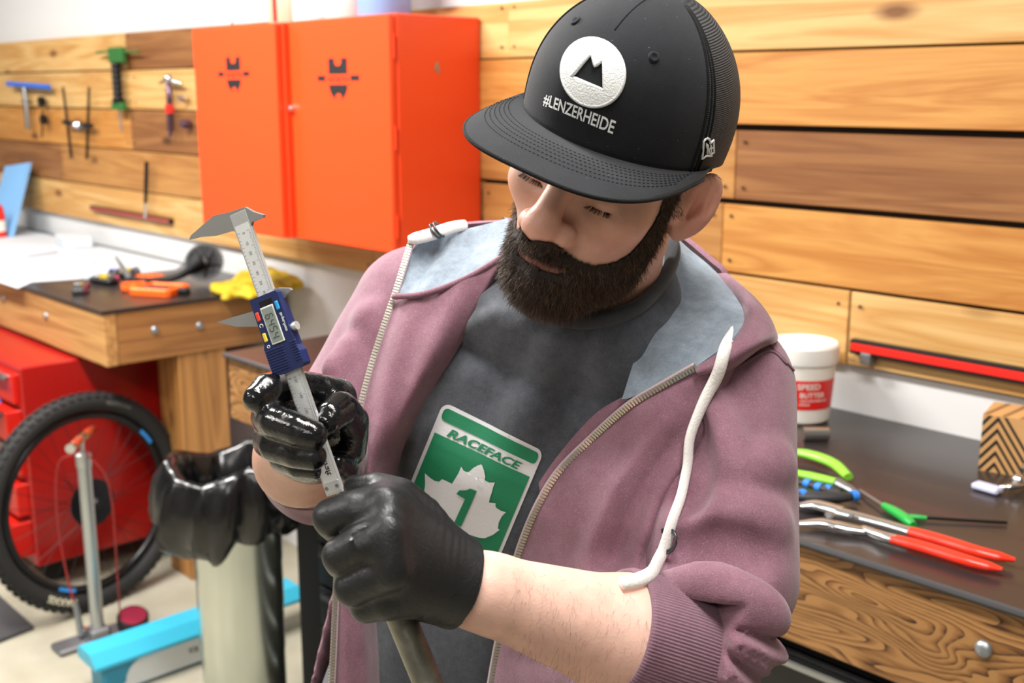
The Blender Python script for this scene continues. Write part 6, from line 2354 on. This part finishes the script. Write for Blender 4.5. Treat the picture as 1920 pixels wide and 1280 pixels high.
V, Fq = surface_nets(hand_l, (-.165, -.245, .74), (.02, -.095, .915), .0015)
V = smooth_np(V, Fq, 1, .4)
gl = cam_mesh('glove', V, Fq, M_glove_dry, PERSON)
gl['label'] = 'black nitrile glove gripping a metal tube'
axw = (WRL - ELL) / np.linalg.norm(WRL - ELL)
u_ = np.cross(axw, (0, 0, 1)); u_ /= np.linalg.norm(u_); v_ = np.cross(axw, u_)
pts = [WRL + axw * .0125 + (u_ * math.cos(q) + v_ * math.sin(q)) * (.0312 + .0006 * math.sin(5 * q)) for q in np.linspace(0, 2 * math.pi, 48, endpoint=False)]
MB().tube(C2W(np.array(pts)), .0013, 6, closed=True).build('glove_hem', M_glove_dry, gl, smooth=True)


# his right hand: fingers wrapped round the caliper beam
def hand_r(p):
    mid = chain(p, [(632, 775, .945, 40), (560, 772, .925, 36), (505, 782, .892, 35), (520, 792, .862, 33), (560, 806, .848, 31), (588, 815, .846, 27)])
    rng_ = chain(p, [(634, 815, .945, 38), (560, 820, .930, 34), (505, 826, .895, 32), (515, 836, .872, 30), (555, 850, .856, 28), (588, 857, .852, 25)])
    pin = chain(p, [(630, 850, .945, 34), (570, 862, .935, 28), (530, 862, .912, 25), (560, 876, .890, 22), (590, 880, .885, 20)])
    idx = chain(p, [(630, 745, .935, 38), (575, 728, .920, 33), (528, 722, .905, 31), (502, 730, .880, 31), (482, 746, .870, 27)])
    thm = chain(p, [(648, 838, .955, 40), (655, 790, .925, 37), (640, 766, .902, 33), (622, 780, .888, 30), (616, 790, .884, 27)], .006)
    d = smin(smin(idx, mid, .0035), smin(rng_, pin, .0035), .0035)
    palm = s_cap(p, P(618, 745, .945), P(622, 840, .955), rp_(40, .945), rp_(42, .955))
    palm = smin(palm, s_cap(p, P(632, 760, .93), P(648, 810, .94), rp_(34, .93), rp_(36, .94)), .01)
    palm = smin(palm, s_cap(p, P(612, 820, .955), P(585, 830, .985), .026, .032), .015)
    d = smin(d, palm, .007)
    d = smin(d, thm, .005)
    d = smin(d, s_cap(p, P(632, 868, .918), P(650, 880, .935), rp_(21, .918), rp_(24, .93)), .004)
    wr = s_cap(p, P(590, 825, .975), P(580, 835, 1.01), .033, .0345)
    d = smin(d, wr, .012)
    axw = P(580, 835, 1.01) - P(590, 825, .975); axw = axw / np.linalg.norm(axw)
    d = smax(d, (p - P(583, 832, 1.0)).astype(np.float32) @ axw.astype(np.float32) + .001 * noise3(p, 160, 2), .0015)
    return d - .0005 * noise3(p, 180, 14)


V, Fq = surface_nets(hand_r, (-.235, -.13, .82), (-.10, .0, 1.02), .0014)
V = smooth_np(V, Fq, 5, .5)
gr = cam_mesh('glove', V, Fq, M_glove_wet, PERSON)
gr['label'] = 'wet black nitrile glove holding the caliper'

# ------------------------------------------------------------------ caliper
M_sst = mat('stainless', '#d0d2d2', .32, .6, bump=(220, .06))
M_sstd = mat('stainless_jaw', '#b0b2b2', .36, .8, bump=(90, .15))
M_navy = mat('navy_plastic', '#1c2a5e', .38, bump=(500, .08))
M_mark = mat('engraving', '#55585a', .6)
CA = P(447, 398, .880); CB = P(630, 925, .880)
ca_a = (CB - CA); CL = np.linalg.norm(ca_a); ca_a /= CL              # along the beam, downwards
ca_b = np.cross(ca_a, (0, 0, 1)); ca_b /= np.linalg.norm(ca_b)
if ca_b[0] < 0: ca_b = -ca_b
roll = math.radians(24)
ca_n = np.cross(ca_a, ca_b); ca_n = ca_n if ca_n[2] < 0 else -ca_n       # towards the viewer
ca_b, ca_n = ca_b * math.cos(roll) + ca_n * -math.sin(roll) * -1, ca_n * math.cos(roll) - ca_b * -math.sin(roll)
ca_b = ca_b / np.linalg.norm(ca_b)
ca_n = ca_n - ca_b * (ca_n @ ca_b); ca_n /= np.linalg.norm(ca_n)
KS = CL / .2325                                                      # scale: beam length in metres


def ck_(a, b, n=0.0):
    """caliper coordinates in mm: a along beam, b across (right), n towards viewer"""
    return CA + (ca_a * a + ca_b * b + ca_n * n) * .001 * KS


def ckw(a, b, n=0.0): return C2W(ck_(a, b, n))


cal = empty('digital_caliper', ckw(115, 0, 0), 'digital caliper with navy display body held upright in gloved hands', 'caliper')
Wa, Wb, Wn = (C2W(CA + q) - C2W(CA) for q in (ca_a, ca_b, ca_n))


def cbox(name, a0, a1, b0, b1, n0, n1, m, parent=cal, bev=.4):
    M = Matrix([[Wa[i] * KS * .001, Wb[i] * KS * .001, Wn[i] * KS * .001, C2W(CA)[i]] for i in range(3)] + [[0, 0, 0, 1]])
    return MB().box((a0, b0, n0), (a1, b1, n1), bev, M).build(name, m, parent)


def cprism(name, poly, n0, n1, m, parent=cal):
    return MB().prism(poly, ckw(0, 0, n0), Wa * KS * .001, Wb * KS * .001, Wn * KS * .001, n1 - n0).build(name, m, parent)


def cflat(name, VT, a, b, n, size, m, parent, rot=0):
    """lettering reading down the beam; size mm"""
    V, T = VT
    pts = np.array([ckw(a + x * size, b - y * size * -1 * -1, n) for x, y in V])
    return mesh_np(name, pts, T, m, parent, smooth=False)


beam = cbox('beam', 0, 232.5, -8, 8, -1.8, 1.8, M_sst)
cbox('beam_scale', 10, 228, -6.6, 6.6, 1.75, 1.95, mat('scale_plate', '#e2e4e4', .42, .15), beam, .05)
cbox('depth_rod', 100, 240, -1.8, 1.8, -2.6, -1.8, M_sstd)
cbox('end_plate', 222, 231, -7.6, 7.6, 1.8, 2.4, M_sst)
for b in (-5, 5):
    MB().lathe([(1.6, 0), (1.6, .4), (.9, .5), (.9, .2), (0, .2)], (0, 0, 0)).v
    c = ckw(226.5, b, 2.4)
    MB().lathe([(.0016, 0), (.0016, .0004), (.0008, .0005), (.0007, .0001), (0, .0001)], c, Wn, 12).build('screw', M_steeldull, cal)
# fixed jaws
cprism('fixed_jaw', [(-3, -8), (-1.5, 8.2), (4.5, 14), (10, 22), (12, 21), (11.5, 10), (14, 8), (14, 0), (12.5, -8), (11, -14), (9.5, -28), (5.5, -42), (4, -52), (1.5, -49), (-5.5, -22)][::-1], -1.6, 1.6, M_sstd)
# slider
cprism('slider_jaw', [(73.5, -53), (82.5, -37), (86, -26), (90, -13), (90, -7), (76, -7), (76, 8), (66, 8), (66.5, 12), (70, 22), (72, 23), (73.5, 17), (77, 12), (80, 8), (77, -7), (76.5, -13), (74.5, -36)][::-1], -2.2, 1.0, M_sstd)
sl = cprism('display_body', [(68, -13), (68, 12.5), (70, 14), (113, 14), (118, 16), (128, 16), (130, 14.5), (131, -8), (128, -15), (108, -15), (104, -13)][::-1], -3.2, 6.5, M_navy)
for i in range(9):
    a = 110 + i * 2.1
    cbox('grip_rib', a, a + 1.0, -14.9, 3, 6.3, 7.2, M_navy, sl, .25)
    if i < 8: cbox('grip_rib', a - 1, a + .0, 10, 15.9, 6.3, 7.1, M_navy, sl, .25)
cbox('screen_recess', 72, 108, -5.2, 7.2, 6.4, 6.7, M_black, sl, .1)
fr = MB()
cbox('screen_frame', 77, 107, -5.8, 6.8, 6.45, 7.1, mat('frame_white', '#e8eaea', .4), sl, .3)
cbox('screen', 78.2, 105.8, -4.8, 5.8, 7.0, 7.25, mat('lcd', '#8f9a94', .25), sl, .05)
cbox('button', 79, 86, -11.5, -8.2, 6.4, 7.8, mat('btn_red', '#ee4a2c', .4), sl, .6)
cbox('button', 96, 103, -11.5, -8.2, 6.4, 7.8, mat('btn_yellow', '#f0d848', .4), sl, .6)
cbox('button', 76, 83, 9, 12.2, 6.4, 7.8, mat('btn_cyan', '#2aa6e8', .4), sl, .6)
wl = mat('label_print_white', '#eef0f2', .5)
V, T = text2d('in-po./mm', 3.6, .03)
cflat('button_label', (V * [1, 1], T), 93, 10.6, 6.62, 1.0, wl, sl)
MB().tube([ckw(90 + 1.5 * math.cos(q), -9.8 + 1.5 * math.sin(q), 6.7) for q in np.linspace(0.6, 5.6, 14)], .0003, 5).build('button_mark', wl, sl)
MB().tube([ckw(107.0 + 1.0 * math.cos(q), -9.8 + 1.3 * math.sin(q), 6.7) for q in np.linspace(0, 2 * math.pi, 12, endpoint=False)], .0003, 5, closed=True).build('button_mark', wl, sl)
# seven segment reading
SEG = {'6': 'acdefg', '4': 'bcfg', '5': 'acdfg', '.': ''}
dig = MB()


def seg(a0, b0, w, h, s, which):
    # digit cell: runs along a (width w), height across b (h)
    x0, x1, y0, ym, y1 = a0, a0 + w, b0 + h / 2, b0, b0 - h / 2
    L_ = {'a': ((x0, y1), (x1, y1)), 'g': ((x0, ym), (x1, ym)), 'd': ((x0, y0), (x1, y0)), 'f': ((x0, y1), (x0, ym)), 'b': ((x1, y1), (x1, ym)), 'e': ((x0, ym), (x0, y0)), 'c': ((x1, ym), (x1, y0))}
    for c_ in which:
        (p0, q0), (p1, q1) = L_[c_]
        dig.tube([ckw(p0 + (p1 - p0) * t, -(q0 + (q1 - q0) * t), 7.3) for t in (.12, .88)], .00032, 4)


for i, ch in enumerate('6454'):
    seg(83.5 + i * 5.2, -.5, 3.1, 6.8, 1, SEG[ch])
dig.build('reading', mat('lcd_segment', '#20282a', .5), sl)
MB().tube([ckw(99, 14, 2), ckw(99, 18.5, 2)], .0028, 14).build('thumb_screw', M_sst, cal, smooth=True, auto=40)
MB().tube([ckw(99, 15.6, 2), ckw(99, 18.6, 2)], .0034, 18).build('thumb_screw_head', mat('screw_light', '#cfd0cc', .4, .5), cal, smooth=True, auto=40)
tk_ = MB()
for i in range(0, 151):
    a = 16 + i * 1.25 / 1.0 * (0.98)
    if a > 205 or 66 < a < 131: continue
    l_ = 3.6 if i % 10 == 0 else (2.6 if i % 5 == 0 else 1.7)
    tk_.add([ckw(a - .12, 6.4 - l_, 2.0), ckw(a + .12, 6.4 - l_, 2.0), ckw(a + .12, 6.4, 2.0), ckw(a - .12, 6.4, 2.0)], [(0, 1, 2, 3)])
for i in range(0, 62):
    a = 16 + i * 3.0
    if a > 205 or 66 < a < 131: continue
    tk_.add([ckw(a - .12, -6.4, 2.0), ckw(a + .12, -6.4, 2.0), ckw(a + .12, -6.4 + (2.6 if i % 4 == 0 else 1.5), 2.0), ckw(a - .12, -6.4 + (2.6 if i % 4 == 0 else 1.5), 2.0)], [(0, 1, 2, 3)])
o = tk_.build('scale_marks', M_mark, beam, fix=False); o['kind'] = 'stuff'
for i, t in enumerate(('0', '10', '20', '30', '40', '50', '60')):
    cflat('scale_numeral', text2d(t, 3.4, .0), 17 + i * 8.2, -.4, 2.02, 1.0, M_mark, beam)
for t, a in (('130', 138), ('140', 151), ('150', 163.5), ('mm', 174), ('6', 136)):
    cflat('scale_numeral', text2d(t, 3.4 if t != '6' else 2.6, .0), a, .6 if t != '6' else -4.2, 2.02, 1.0, M_mark, beam)
cflat('maker_lettering', text2d('craft', 7.0, .02, align='RIGHT'), 217, 0.5, 2.02, 1.0, M_ink, beam)

# ------------------------------------------------------------------ metal tube held in his left fist
M_tube = mat('bare_steel_tube', '#77766c', .42, .85, vary=(60, '#8f8d82', .4, .7), bump=(200, .15))
t0, t1 = C2W(P(655, 922, .874)), C2W(P(852, 1400, .852))
dtu = (t1 - t0) / np.linalg.norm(t1 - t0)
tu = MB().lathe([(.0085, 0), (.0112, .0), (.0112, np.linalg.norm(t1 - t0)), (.0085, np.linalg.norm(t1 - t0)), (.0085, 0)], t0, dtu, 28).build('steel_tube', M_tube, None, smooth=True, auto=40)
tag(tu, 'bare grey steel tube gripped in the lower gloved fist', 'tube')
